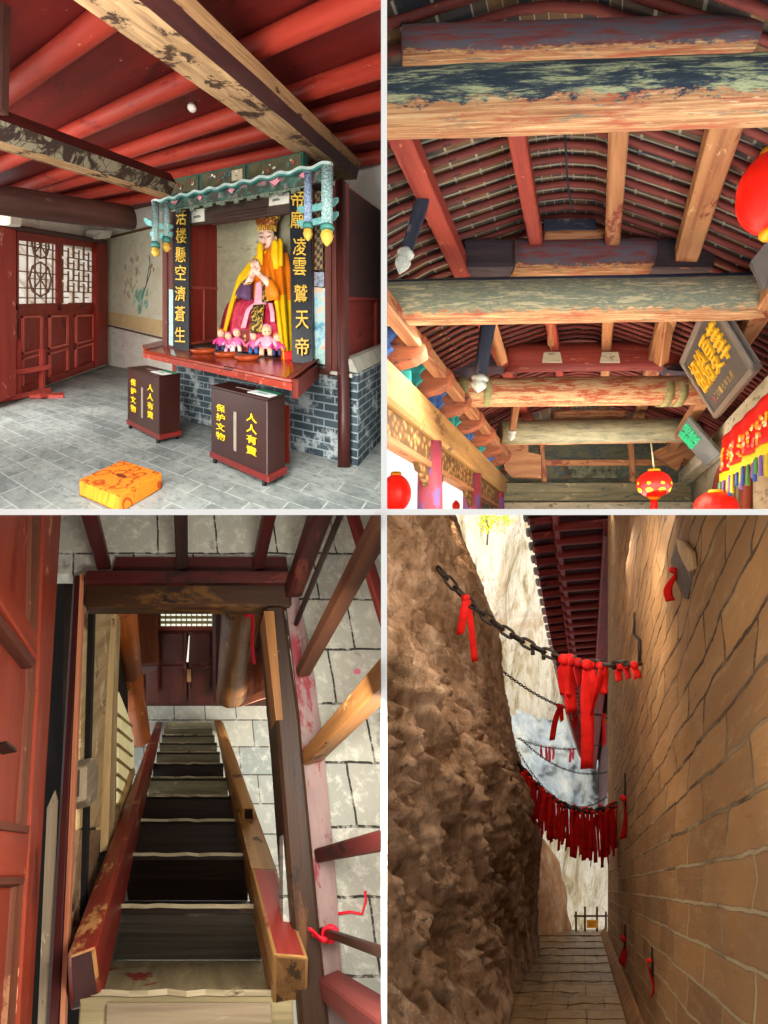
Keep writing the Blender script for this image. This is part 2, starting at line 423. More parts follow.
# --- smoke detector
m = MB(); p = ceil.hit(192, 103); m.loft([[p + V((math.cos(a) * r, math.sin(a) * r, -zz)) for a in [i * math.pi / 8 for i in range(16)]] for r, zz in ((.03, -.02), (.03, .03), (.042, .035), (.042, .06), (.03, .075), (.01, .08))])
obj('smoke_detector', m, plain('detector_white', 'e8e0d2', .4, .03), label='small round white smoke detector on the red ceiling', cat='smoke detector')

# --- door wall
Pd = doorp.off(V((.05, 0, 0)))
def on_door(px, d): return [Pd.off(V((d, 0, 0))).hit(*p) for p in px]
def dslab(mb, px, d0, d1, mi=0):
    a = on_door(px, d1); return mb.prism(a, V((d0 - d1, 0, 0)), mi)
m = MB(); dslab(m, [(-4, 224), (17, 229), (17, 397), (-4, 404)], 0, .22); m.bevel(.03)
obj('door_post', m, wood('worn_red_post', '842319', 'a23a2c', 5, .1, ('d7a58c', .2, 5), ('6b1a14', .15, 3)), label='thick worn red post at the left edge beside the latticed doors', cat='post')
m = MB(); dslab(m, [(97, 243), (108, 243), (108, 364), (97, 367)], 0, .12); m.bevel(.015)
obj('door_post', m, redpaint, label='slim red post between the latticed doors and the painted wall', cat='post')
m = MB(); dslab(m, [(0, 227), (108, 244), (108, 240), (0, 222)], 0, .2); m.bevel(.02)
obj('door_lintel', m, maroon, label='dark lintel over the latticed doors', cat='lintel', kind='thing')
m = MB(); dslab(m, [(17, 230), (97, 243), (97, 248), (17, 240)], 0, .06)
obj('lintel_rail', m, redpaint, label='red head rail above the two lattice windows', cat='rail', kind='thing')
glass_white = plain('bright_paper', 'f3efe2', .9, .05, 3)
peek = NT('view_through_lattice'); k = peek.noise(peek.coord('Object', (1, 1, 3)), 2.2, 3)
pc = peek.ramp(k, [(.35, 'b9a48c'), (.5, 'e9e2d4'), (.65, 'faf7ef')]); peek_m = peek.out(pc, .9)
peek.link(pc, peek.b.inputs['Emission Color']); peek.b.inputs['Emission Strength'].default_value = .55   # daylight behind the paper
lat_m = plain('lattice_wood', '85604c', .6, .2)
def leaf(x0, x1, lab, style):
    """one door leaf: lattice window over two rows of red panels"""
    yt0 = lambda x: 229 + (x - 17) * .19; yb = lambda x: 396 - (x - 17) * .36
    t = thing('lattice_door', lab, 'door', doorp.hit((x0 + x1) / 2, yb((x0 + x1) / 2)), 'latticed doors')
    win = [(x0 + 1.5, 304.5), (x1 - 1.5, 304), (x1 - 1.5, yt0(x1) + 8.5), (x0 + 1.5, yt0(x0) + 8.5)]
    m = MB(); dslab(m, win, -.03, -.01); obj('window_paper', m, peek_m, t)
    P = Patch(*on_door(win, .0)); P.n = V((1, 0, 0)); m = MB(); asp = .9
    if style:
        for u in (.18, .36, .64, .82): P.bar(m, (u, 0), (u, 1), .018, 0, .02, 0, asp)
        for v_ in (.1, .25, .5, .75, .9): P.bar(m, (0, v_), (1, v_), .018, 0, .02, 0, asp)
        for cc, r in (((.5, .4), .28), ((.5, .95), .22)):
            q = [(cc[0] + r * math.cos(i * math.pi / 4), cc[1] + r * math.sin(i * math.pi / 4)) for i in range(8)]
            for i in range(8): P.bar(m, q[i], q[(i + 1) % 8], .018, 0, .022, 0, asp)
            for i in range(8): P.bar(m, cc, q[i], .014, 0, .018, 0, asp)
    else:
        for i in range(7):
            for j in range(5):
                u, v_ = (i + .1) / 7, (j + .1) / 5
                if (i + j) % 2: P.bar(m, (u, v_), (u + .26, v_), .02, 0, .02, 0, asp); P.bar(m, (u + .13, v_), (u + .13, v_ + .2), .02, 0, .02, 0, asp)
                else: P.bar(m, (u, v_), (u, v_ + .36), .02, 0, .02, 0, asp); P.bar(m, (u, v_ + .1), (u + .14, v_ + .1), .02, 0, .02, 0, asp)
    obj('lattice', m, lat_m, t)
    m = MB()
    for pts in ([(x0, 310), (x1, 309), (x1, 303), (x0, 304)], [(x0, 310), (x0 + 2, 310), (x0 + 2, yt0(x0) + 6), (x0, yt0(x0) + 6)], [(x1 - 2, 309), (x1, 309), (x1, yt0(x1) + 6), (x1 - 2, yt0(x1) + 6)]): dslab(m, pts, 0, .05)
    obj('window_frame', m, redpaint, t)
    return t, yb
t, yb = leaf(17, 60, 'left latticed red door leaf with a star pattern window', True)
t2, yb = leaf(60, 98, 'right latticed red door leaf with a stepped fret window', False)
for (a, b, tt) in ((19, 46, t), (46, 72, t), (72, 98, t2)):
    m = MB(); dslab(m, [(a, yb(a)), (b, yb(b)), (b, 308), (a, 309)], -.01, .02); obj('door_board', m, redpaint, tt)
    for (f0, f1) in ((.06, .52), (.56, .93)):
        m = MB(); H = lambda x, f: 311 + (yb(x) - 311) * f
        for q in ([(a + 4, H(a, f1)), (b - 3, H(b, f1)), (b - 3, H(b, f1) - 2), (a + 4, H(a, f1) - 2)], [(a + 4, H(a, f0) + 2), (b - 3, H(b, f0) + 2), (b - 3, H(b, f0)), (a + 4, H(a, f0))],
                  [(a + 4, H(a, f1)), (a + 5.5, H(a, f1)), (a + 5.5, H(a, f0)), (a + 4, H(a, f0))], [(b - 4.5, H(b, f1)), (b - 3, H(b, f1)), (b - 3, H(b, f0)), (b - 4.5, H(b, f0))]): dslab(m, q, .02, .05)
        obj('panel_moulding', m, wood('lit_red_edge', 'b5443a', 'cf6a5b', 6, .1), tt)
    m = MB(); dslab(m, [(a, yb(a)), (b, yb(b)), (b, yb(b) - 7), (a, yb(a) - 7)], .02, .07); obj('bottom_rail', m, redpaint, tt)
for nm, px, lab in (('beam_end', [(9, 225), (22, 227), (24, 213), (11, 212)], 'pale square beam end on the wall above the left door leaf'), ('beam_end', [(101, 239), (111, 238), (113, 229), (103, 230)], 'pale bracket end on the wall at the far corner above the right door leaf')):
    m = MB(); dslab(m, px, .0, .35); m.bevel(.02); obj(nm, m, plaster, label=lab, cat='beam end')

# low red rail in front of the doors
rail_red = wood('rail_red', '8d2a22', 'ad4438', 6, .1)
t = thing('low_railing', 'low dark red wooden rail standing before the latticed doors', 'railing', floor1.hit(25, 392))
fl = lambda px, py: floor1.hit(px, py)
for px, py, top in ((18, 399, 341), (42, 394, 349)):
    p = fl(px, py); h = (py - top) * p.y / F; m = MB(); m.stick(p, p + Z * h, .06, .06, V((0, 1, 0))); obj('post', m, rail_red, t)
p0, p1 = fl(-6, 405), fl(49, 393)
for h in (.05, .42):
    m = MB(); m.stick(p0 + Z * h, p1 + Z * h, .07, .07); obj('rail', m, rail_red, t)
a = fl(30, 399); m = MB(); m.stick(a + Z * .03, a + V((.45, .1, .05)), .05, .05); m.stick(a + V((.2, -.1, .03)), a + V((.3, .3, .15)), .05, .05); obj('foot', m, rail_red, t)

# mural on the far wall
n = NT('mural_paint'); uv = n.coord('UV')
k = n.noise(uv, 3, 5, .6, 1); k2 = n.noise(uv, 9, 6, .7, 1.5)
c = n.ramp(k, [(.3, 'd6d0b0'), (.7, 'e6e4cc')]); c = n.mix(n.mask(k2, .6, .68), c, '9a9a7e'); mural = n.out(c, .9)
bk = lambda px, d=0: [Plane(K - Bv * d, AN).hit(*p) for p in px]
t = thing('wall_mural', 'faded mural of a teal and red flowering branch above a tan band', 'mural', back.hit(130, 330))
m = MB(); m.prism(bk([(109, 326), (164, 334), (164, 222), (109, 234)], .01), -Bv * .01); obj('painted_panel', m, mural, t)
m = MB(); m.prism(bk([(107, 323), (165, 337), (165, 321), (107, 311)], .02), -Bv * .01); obj('tan_band', m, plain('tan_band', 'dcc28d', .9, .06), t)
m = MB()
for a, b in (((107, 325), (165, 339)), ((107, 238), (165, 224))):
    p0, p1 = bk([a, b], .04); m.stick(p0, p1, .03, .035)
obj('border_strip', m, plain('border_brown', '6d4a33', .8), t)
Pm = Patch(*bk([(109, 326), (164, 334), (164, 222), (109, 234)], .02)); Pm.n = -Bv.normalized()
rnd = random.Random(5)
def blotch(nm, col, spots):
    m = MB()
    for (u, v_, r) in spots:
        q = [(u + r * .55 * math.cos(a) * (1 + .35 * rnd.random()), v_ + r * math.sin(a) * (1 + .4 * rnd.random())) for a in [i * math.pi / 5 for i in range(10)]]
        m.prism([Pm.p(a, b, .0) for a, b in q], Pm.n * .003)
    obj(nm, m, plain(nm, col, .9, .2, 20), t)
blotch('teal_plumage', '9acbb7', [(.6 + rnd.gauss(0, .055), .2 + rnd.random() * .2, .02 + .02 * rnd.random()) for i in range(22)])
blotch('red_blossom', 'b07568', [(.8, .62, .022), (.83, .58, .018)])
blotch('grey_branches', 'b3b197', [(.30 + .3 * rnd.random(), .32 + .4 * rnd.random(), .012 + .02 * rnd.random()) for i in range(26)])
m = MB()
for a, b in (((.62, .30), (.78, .56)), ((.78, .56), (.76, .72)), ((.70, .42), (.76, .62))): Pm.bar(m, a, b, .012, 0, .006)
obj('branch', m, plain('branch_ink', '5f6157', .9), t)

# ------------------------------------------------------------------ the altar
def on(d, px): return [altar(d).hit(*p) for p in px]
def slab(mb, d, px, th, mi=0):
    """outline on the altar front, d metres proud of it, with its thickness going back"""
    mb.prism(on(d, px), Bv * th, mi); return mb
n = NT('grey_brick'); uv = n.coord('UV'); br = n.new('ShaderNodeTexBrick')
for k, val in (('Scale', 1), ('Mortar Size', .008), ('Brick Width', .27), ('Row Height', .075), ('Mortar Smooth', .2)): br.inputs[k].default_value = val
br.inputs['Color1'].default_value = srgb('2e3a42'); br.inputs['Color2'].default_value = srgb('46545b'); br.inputs['Mortar'].default_value = srgb('8f9da0')
n.link(uv, br.inputs['Vector']); k = n.noise(uv, 3.4, 7, .72)
c = n.mix(n.mask(k, .52, .60), br.outputs[0], 'a9b2b4')
brick_grey = n.out(c, .8, n.math('MULTIPLY', br.outputs[1], -1), .5, .01)
def with_uv(mb, org, eu, ev=Z):
    for f in mb.bm.faces:
        for l in f.loops:
            d = l.vert.co - org; l[mb.uv].uv = (d.dot(eu) , d.z - d.y * 0)
    return mb
t = thing('brick_plinth', 'grey brick altar plinth with whitewashed patches below the red table', 'plinth', C0)
m = MB(); q = on(0, [(358, 467), (176, 417), (176, 345), (358, 371)]); m.hexa(q, [p + Bv * 2.6 for p in q])
for f in m.bm.faces:
    f.normal_update()
    for l in f.loops:
        d = l.vert.co - C0; b_, j_ = (d.x + 1.328 * d.y) / 1.566, 0; j_ = d.y - b_
        l[m.uv].uv = (b_ * 1.03 - j_ * 1.6, d.z - .424 * d.y)
obj('brick_body', m, brick_grey, t)
m = MB(); slab(m, .06, [(352, 378), (330, 374), (330, 371), (352, 374)], 2.4)
a = on(.05, [(358, 373), (344, 371)]); m.hexa([a[0], a[0] + Bv * 2.5, a[0] + Bv * 2.5 + V((-.05, 0, .16)), a[0] + V((-.06, 0, .12))], [a[1], a[1] + Bv * 2.5, a[1] + Bv * 2.5 + V((0, 0, .14)), a[1] + Z * .12])
obj('sloping_cap', m, plain('grey_cap', 'aaa89b', .9, .15, 5), t)

# inner niche
ap = altar(-.06); jl = ap.hit(190, 285); tt = 0
while 384 + F * (jl + Bv * tt).x / (jl + Bv * tt).y < 215: tt += .01
nd = .06 + tt
t = thing('altar_shrine', 'carved and painted wooden altar shrine framing the seated goddess', 'shrine', on(0, [(250, 360)])[0])
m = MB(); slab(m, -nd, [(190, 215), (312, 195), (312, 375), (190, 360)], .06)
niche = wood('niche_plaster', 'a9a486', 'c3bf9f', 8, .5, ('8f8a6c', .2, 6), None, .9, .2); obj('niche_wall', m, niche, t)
nl = on(-.02, [(190, 352), (190, 205)])
m = MB(); m.hexa([nl[0], nl[0] + Bv * nd, nl[1] + Bv * nd, nl[1]], [p + V((-.05, 0, 0)) for p in (nl[0], nl[0] + Bv * nd, nl[1] + Bv * nd, nl[1])])
obj('side_panel', m, wood('niche_red', '6e1d18', '8d2b22', 4, .1), t)
P = Patch(nl[0], nl[0] + Bv * nd, nl[1] + Bv * nd, nl[1]); P.n = V((1, .2, 0)).normalized()
m = MB()
for a, b in (((0, .44), (1, .44)), ((0, .06), (1, .06)), ((.45, .0), (.45, .44))): P.bar(m, a, b, .02, 0, .02)
obj('panel_rail', m, wood('niche_red_edge', '8a3a30', 'a2483b', 4, .1), t)
nr = on(-.02, [(292, 366), (292, 190)])
m = MB(); m.hexa([nr[0], nr[0] + Bv * nd, nr[1] + Bv * nd, nr[1]], [p + V((.05, 0, 0)) for p in (nr[0], nr[0] + Bv * nd, nr[1] + Bv * nd, nr[1])]); obj('side_panel', m, maroon, t)
m = MB(); q = on(-.0, [(186, 351), (312, 371), (312, 364), (186, 345)]); m.hexa(q, [p + Bv * (nd + .06) for p in q]); obj('niche_floor', m, mold_dark, t)
m = MB(); q = on(-.05, [(186, 206), (312, 186), (312, 178), (186, 200)]); m.hexa(q, [p + Bv * (nd + .2) for p in q]); obj('niche_ceiling', m, mold_dark, t)
m = MB(); slab(m, .0, [(188, 226), (292, 213), (292, 182), (188, 200)], .06); obj('lintel', m, mold_dark, t)
m = MB()
for i in range(4):
    y0 = 207 + i * 3.4; slab(m, .015, [(212, y0 + 8), (266, y0), (266, y0 - 1.2), (212, y0 + 6.8)], .03)
obj('lintel_slats', m, darklog, t)
for px, lb in (([(190, 223), (204, 221), (204, 208), (190, 210)], None), ([(269, 206), (289, 203), (289, 192), (269, 195)], None)):
    m = MB(); slab(m, .02, px, .02); obj('painted_card', m, plain('card_white', 'd9d6c6', .8, .1), t)
    x0, y0 = px[0]; m = MB(); slab(m, .026, [(x0 + 3, y0 - 4.5), (x0 + 11, y0 - 6), (x0 + 9, y0 - 8), (x0 + 4, y0 - 7)], .01); obj('ink_sketch', m, plain('ink_grey', '76776e', .9), t)
# posts, couplet boards and side pictures
for px in ([(162, 348), (167, 349), (167, 212), (162, 213)], [(168, 350), (173, 351), (173, 211), (168, 212)]):
    m = MB(); slab(m, .02, px, .08); m.bevel(.01); obj('frame_post', m, brownp, t)
for px, mm in (([(169, 345), (173, 346), (173, 290), (169, 289)], palete), ([(313, 362), (326, 365), (326, 350), (313, 348)], palete)):
    m = MB(); slab(m, .03, px, .02); obj('small_picture', m, mm, t)
n = NT('lattice_ochre'); uv = n.coord('UV', (26, 26, 26)); ck = n.new('ShaderNodeTexChecker'); ck.inputs['Scale'].default_value = 1; n.link(uv, ck.inputs[0])
ck.inputs[1].default_value = srgb('8a7754'); ck.inputs[2].default_value = srgb('3e3128'); lo = n.out(ck.outputs[0], .8)
m = MB(); slab(m, .02, [(311, 270), (323, 270), (323, 190), (311, 192)], .04); obj('lattice_panel', m, lo, t)
m = MB(); slab(m, .03, [(311, 286), (324, 287), (324, 272), (311, 272)], .04); obj('carved_panel', m, plain('grey_relief', '8b93a0', .7, .5, 25), t)
n = NT('landscape_picture'); uv = n.coord('Object'); k = n.noise(uv, 6, 4); lp = n.out(n.ramp(k, [(.35, '3f7f97'), (.5, '9cc2c6'), (.6, 'cfae92'), (.7, 'a77e60')]), .7)
m = MB(); slab(m, .03, [(312, 347), (325, 350), (325, 288), (312, 287)], .04); obj('landscape_picture', m, lp, t)
m = MB()
for px in ([(310, 368), (313, 369), (313, 188), (310, 189)], [(325, 371), (331, 372), (331, 187), (325, 188)]): slab(m, .06, px, .08)
obj('frame_post', m, brownp, t)
m = MB(); slab(m, .04, [(331, 374), (343, 376), (343, 184), (331, 186)], .1); obj('frame_post', m, brownp, t)
m = MB(); slab(m, .02, [(288, 368), (343, 378), (343, 372), (288, 362)], .2); obj('base_rail', m, brownp, t)
# right flank
q0 = on(-.02, [(343, 376), (343, 183)]); q = [q0[0], q0[0] + Bv * 2.3, q0[1] + Bv * 2.3, q0[1]]
m = MB(); m.hexa(q, [p + V((-.06, 0, 0)) for p in q]); obj('flank_panel', m, redpaint, t)
P = Patch(*q); P.n = V((1, -.238, 0)).normalized(); m = MB()
for a, b in (((0, .40), (1, .40)), ((0, .02), (1, .02)), ((.02, 0), (.02, 1)), ((.5, 0), (.5, .4)), ((.98, 0), (.98, 1))): P.bar(m, a, b, .018, 0, .03, 0, .6)
obj('flank_rail', m, wood('flank_rail_red', '7c2a22', '95392d', 5, .1), t)
m = MB(); q = [P.p(0, .40, .01), P.p(1, .40, .01), P.p(1, .98, .01), P.p(0, .98, .01)]; m.prism(q, P.n * .01); obj('flank_upper_panel', m, maroon, t)

# painted frieze and canopy
frieze_bg = plain('frieze_olive', '55523a', .7, .25, 9); edge_g = plain('frieze_green', '1f5f55', .6, .25, 9)
m = MB(); slab(m, .16, [(164, 199), (303, 173), (303, 152), (164, 181)], .12); obj('frieze_board', m, edge_g, t)
for i, (xa, xb) in enumerate(((166, 198), (201, 245), (248, 301))):
    yt = lambda x: 182.5 - (x - 164) * .212; ybm = lambda x: 196 - (x - 164) * .19
    px = [(xa, ybm(xa)), (xb, ybm(xb)), (xb, yt(xb)), (xa, yt(xa))]
    m = MB(); slab(m, .175, px, .02); f = obj('frieze_picture', m, frieze_bg, t)
    P = Patch(*on(.18, px)); P.n = -Bv.normalized(); m = MB(); r = random.Random(i)
    for k in range((8, 16, 10)[i]):
        u, v_ = r.uniform(.12, .85), r.uniform(.2, .7); a = r.uniform(.02, .05)
        P.box(m, u, u + a, v_, v_ + a * 3.2, 0, .01, r.choice((0, 0, 1, 2)))
    if i == 1: P.box(m, .72, .95, .12, .82, 0, .006, 3)
    obj('painted_flowers', m, [plain('flower_white', 'ddd8c9', .8), plain('flower_red', 'b0473f', .8), plain('flower_blue', '3f6f80', .8), plain('flower_cream', 'b9ad8f', .8)], f)
# lotus valance board and pierced carving
n = NT('valance_paint'); uv = n.coord('UV'); k = n.noise(uv, 9, 4, .6, .8)
val = n.out(n.ramp(k, [(.3, '1d4f45'), (.45, '4b3b33'), (.55, '2a6a5c'), (.68, 'c06a78')]), .7, k, .4, .02)
m = MB(); slab(m, .20, [(160, 211), (332, 180), (332, 166), (160, 200)], .05); obj('valance_board', m, val, t)
m = MB()
for k in range(30):
    x = 172 + k * 4.4; y = 211 - (x - 160) * .172; h = 3 + 2 * math.sin(k * 1.9)
    slab(m, .18, [(x, y + h), (x + 4.6, y + h - .8), (x + 4.6, y - 2), (x, y - 1)], .03)
obj('pierced_carving', m, plain('carving_grey_green', '6d7a68', .7, .4, 30), t)
P = Patch(*on(.21, [(160, 211), (332, 180), (332, 166), (160, 200)])); P.n = -Bv.normalized()
for u, v_, s in ((.12, .45, 1), (.50, .5, .8), (.74, .5, 1.2), (.88, .6, .9), (.30, .4, .7)):
    m = MB()
    for a in (-60, -30, 0, 30, 60):
        a = math.radians(a); du, dv = math.sin(a) * .03 * s, math.cos(a) * .42 * s
        m.prism([P.p(u, v_ - .15, .0), P.p(u + du * .4 + .008 * s, v_ + dv * .4, .01), P.p(u + du, v_ + dv, .012), P.p(u + du * .4 - .008 * s, v_ + dv * .4, .01)], P.n * .012)
    obj('painted_lotus', m, plain('lotus_pink', 'd98d9b', .7), t)
# wavy ribbon edge along the top of the valance
m = MB(); a = on(.24, [(153, 202), (332, 163)]); pts = []
for k in range(81):
    f = k / 80; p = a[0].lerp(a[1], f); pts.append(p + Z * .013 * math.sin(f * 17 * 2 * math.pi / 1.6))
rings = [[p + Z * .014 - Bv * .03, p + Z * .014 + Bv * .03, p - Z * .012 + Bv * .03, p - Z * .012 - Bv * .03] for p in pts]
m.loft(rings, 0, smooth=False); obj('wavy_ribbon_edge', m, plain('ribbon_white_teal', 'b5cac3', .6, .2, 9), t)
m = MB(); m.loft([[q + Z * -.03 for q in r] for r in [[p + Z * .02 - Bv * .02, p + Z * .02 + Bv * .02, p + Bv * .02, p - Bv * .02] for p in pts]], 0, smooth=False); obj('ribbon_underside', m, teal, t)
# couplet boards
def couplet(lab, px, text, spots, wd, ht):
    b = thing('couplet_board', lab, 'signboard', on(.08, [px[0]])[0], 'couplet boards')
    m = MB(); slab(m, .10, px, .04); m.bevel(.006); obj('board', m, black_lac, b)
    m = MB()
    for ch, (x, y) in zip(text, spots):
        Pq = Patch(*on(.105, [(x - wd, y + ht + .8), (x + wd, y + ht + 1.4), (x + wd, y - ht), (x - wd, y - ht)])); Pq.n = -Bv.normalized()
        letter(m, Pq, ch, 0, 1, 0, 1, 0, .012)
    obj('lettering', m, gold, b)
couplet('tall black couplet board with seven gold characters left of the goddess', [(173, 350), (189, 353), (189, 207), (173, 210)], '活楼懸空濟蒼生', [(181.5, 217), (181.5, 235), (181, 254), (181, 272), (180.8, 293), (180.5, 313), (180.5, 334)], 5.2, 7)
couplet('tall black couplet board with seven gold characters right of the goddess', [(292, 366), (313, 362), (309.5, 187), (289, 191)], '帝廟凌雲鷲天帝', [(298, 198), (297.5, 219), (300, 246), (300, 266), (301, 293), (302.5, 319), (302.5, 346)], 6.6, 8.4)
# hanging carved lotus posts
n = NT('carved_grey_blue'); v1 = n.new('ShaderNodeTexVoronoi'); v1.inputs['Scale'].default_value = 60; n.link(n.coord('Object'), v1.inputs['Vector'])
grey_blue = n.out(n.ramp(v1.outputs[0], [(.2, 'a9b7c4'), (.6, '6f86a6')]), .6, v1.outputs[0], .8, .01)
n = NT('carved_pale_teal'); v1 = n.new('ShaderNodeTexVoronoi'); v1.inputs['Scale'].default_value = 60; n.link(n.coord('Object'), v1.inputs['Vector'])
grey_teal = n.out(n.ramp(v1.outputs[0], [(.2, 'b4c6c4'), (.6, '7aa09d')]), .6, v1.outputs[0], .8, .01)
def hang_post(lab, x, y0, y1, ytip, wpx, d, mat, tx):
    p = altar(d).hit(x, y1); s = p.y / F
    h = thing('lotus_drop_post', lab, 'post', p - Z * (ytip - y1) * s, 'carved hanging lotus posts')
    m = MB(); r = wpx * s / 2; top = p + Z * (y1 - y0) * s
    m.log(p, top, r, r, 10, up=V((0, 1, 0))); obj('shaft', m, mat, h)
    m = MB(); m.loft([[p + V((math.cos(a) * r * q, math.sin(a) * r * q, zz * s)) for a in [i * math.pi / 6 for i in range(12)]] for q, zz in ((1.15, 3), (1.3, 0), (1.0, -2))]); obj('collar', m, teal, h)
    m = MB(); m.loft([[p + V((math.cos(a) * r * q, math.sin(a) * r * q, -2 * s - zz * s)) for a in [i * math.pi / 6 for i in range(12)]] for q, zz in ((.6, 0), (1.05, 1.5), (.95, 3), (1.2, 4.5), (.9, (ytip - y1) * .6), (.25, ytip - y1 - 2.4), (.02, ytip - y1 - 2))]); obj('gold_bud', m, gold, h)
hang_post('outer left carved grey lotus post hanging from the canopy end', 155.5, 203, 246, 257, 7, .42, grey_teal, 0)
hang_post('inner left carved grey lotus post hanging nearer the couplet board', 166.5, 203, 241, 252, 7, .30, grey_teal, 0)
hang_post('blue grey lotus post hanging in front of the right couplet board', 308, 173, 227, 241, 8.5, .34, grey_blue, 0)
hang_post('thick pale teal lotus post hanging at the right end of the canopy', 327, 168, 229, 246, 11.5, .46, grey_teal, 0)
def wing(lab, d, bars):
    t = thing('canopy_bracket', lab, 'bracket', on(d, [bars[0][0]])[0], 'canopy brackets')
    for (a, b, w_) in bars:
        m = MB(); e0, e1 = on(d, [a, b]); s = e0.y / F
        n_ = 10; pts = []
        for k in range(n_ + 1):
            f = k / n_; curl = (abs(f - .5) * 2) ** 4
            pts.append((e0.lerp(e1, f) + Z * .03 * curl, w_ * s * (1 + .35 * curl) * (1 if 0 < k < n_ else .4)))
        m.loft([[p + Z * h / 2 - Bv * .02, p + Z * h / 2 + Bv * .02, p - Z * h / 2 + Bv * .02, p - Z * h / 2 - Bv * .02] for p, h in pts], smooth=False); obj('scroll_arm', m, plain('arm_teal', '74b3ad', .6, .2, 15), t)
wing('pair of teal scroll arms crossing the right hanging lotus posts', .30, [((298, 212), (338, 203), 6.5), ((298, 226), (338, 217), 6.5)])
wing('teal and grey scroll arms crossing the left hanging lotus posts', .27, [((145, 222), (172, 229), 5.5), ((151, 236), (172, 236), 5.5)])

# round column in front of the plinth
m = MB(); p = floor1.hit(344, 467); top = altar(.1).hit(341, 180)
m.loft([[V((c.x + r * math.cos(a), c.y + r * math.sin(a), c.z)) for a in [i * math.pi / 8 for i in range(16)]] for c, r in ((p, .058), (p + Z * .5, .056), (p + V((-.01, 0, 1.2)), .054), (p + V((-.03, 0, 2.55)), .05))])
obj('round_column', m, wood('column_maroon', '2c100e', '431a15', 6, .1, ('7c5146', .1, 5), None, .35, .2), label='slim dark maroon round column at the right front of the altar', cat='column', kind='thing')

# --- altar table
t = thing('altar_table', 'long red lacquered altar table with upturned ends in front of the brick plinth', 'table', floor1.hit(185, 420))
lacq = wood('red_lacquer', '6a1c10', '96341c', 5, .1, ('46110b', .28, 5), None, .2, .1); lacq.node_tree.nodes['Principled BSDF'].inputs['Specular IOR Level'].default_value = .6
top_a = altar(.03).hit(312, 363); tp = Plane(top_a, FN)
qt = [tp.hit(143, 350), tp.hit(292, 379), tp.hit(314, 363), tp.hit(170, 343)]
m = MB(); m.prism(qt, -Z * .035); m.bevel(.008); obj('table_top', m, lacq, t)
m = MB(); a, b = qt[0] - Z * .035, qt[1] - Z * .035; q = [a, b, b - Z * .055, a - Z * .055]
m.prism(q, (qt[3] - qt[0]) * .05); obj('apron', m, wood('apron_red', '7a2015', '9c3420', 8, .2, ('c06a4c', .3, 22)), t)
m = MB(); m.hexa([qt[0], qt[0] + (qt[1] - qt[0]) * .03, qt[3] + (qt[1] - qt[0]) * .03, qt[3]], [p + Z * .06 + (qt[0] - qt[1]) * .012 for p in (qt[0], qt[0] + (qt[1] - qt[0]) * .012, qt[3] + (qt[1] - qt[0]) * .012, qt[3])]); m.bevel(.01); obj('upturned_end', m, lacq, t)
e = qt[1]; m = MB(); v_ = (qt[2] - qt[1]); m.hexa([e, e + v_, e + v_ - Z * .15, e - Z * .15], [p + Jv * -.04 for p in (e, e + v_, e + v_ - Z * .15, e - Z * .15)])
m.hexa([e + (qt[0] - qt[1]) * .03, e, e + v_, e + v_ + (qt[0] - qt[1]) * .03], [p + Z * .05 + Jv * -.05 for p in (e + (qt[0] - qt[1]) * .01, e, e + v_, e + v_ + (qt[0] - qt[1]) * .01)]); m.bevel(.01); obj('upturned_end', m, wood('end_dark_red', '451712', '6a2318', 8, .2), t)
for x, y in ((183, 419), (176, 412)):
    p = floor1.hit(x, y); hh = tp.hit(x, 352).z - p.z
    m = MB(); top = V((p.x, p.y, qt[0].z + .1)); m.stick(p, top, .07, .07, V((0, 1, 0))); obj('leg', m, lacq, t)
p = floor1.hit(286, 463); m = MB(); m.stick(p, V((p.x, p.y, qt[1].z - .04)), .07, .07, V((0, 1, 0))); obj('leg', m, lacq, t)
bowl_m = plain('bowl_red', 'a8461f', .3, .15, 12)
for (x, y, r), lab in zip(((203, 353.5, 13), (226, 357, 11.5), (247, 360.5, 13)), ('red wooden dish on the altar table, nearest the left couplet board', 'red wooden dish on the altar table between two others', 'red wooden dish on the altar table, below the dolls and nearest the right couplet board')):
    p = tp.hit(x, y); s = p.y / F; R = r * s; m = MB(); U, W_ = X, V((0, 1, .424)) * .62
    ring = lambda rr, zz: [p + U * rr * math.cos(a) + W_ * rr * math.sin(a) + Z * zz for a in [i * math.pi / 12 for i in range(24)]]
    m.loft([ring(R * .75, 0.002), ring(R * .95, .03), ring(R, .05), ring(R * .9, .05), ring(R * .8, .03), ring(R * .6, .02)]); obj('offering_dish', m, bowl_m, label=lab, cat='dish', group='red offering dishes')

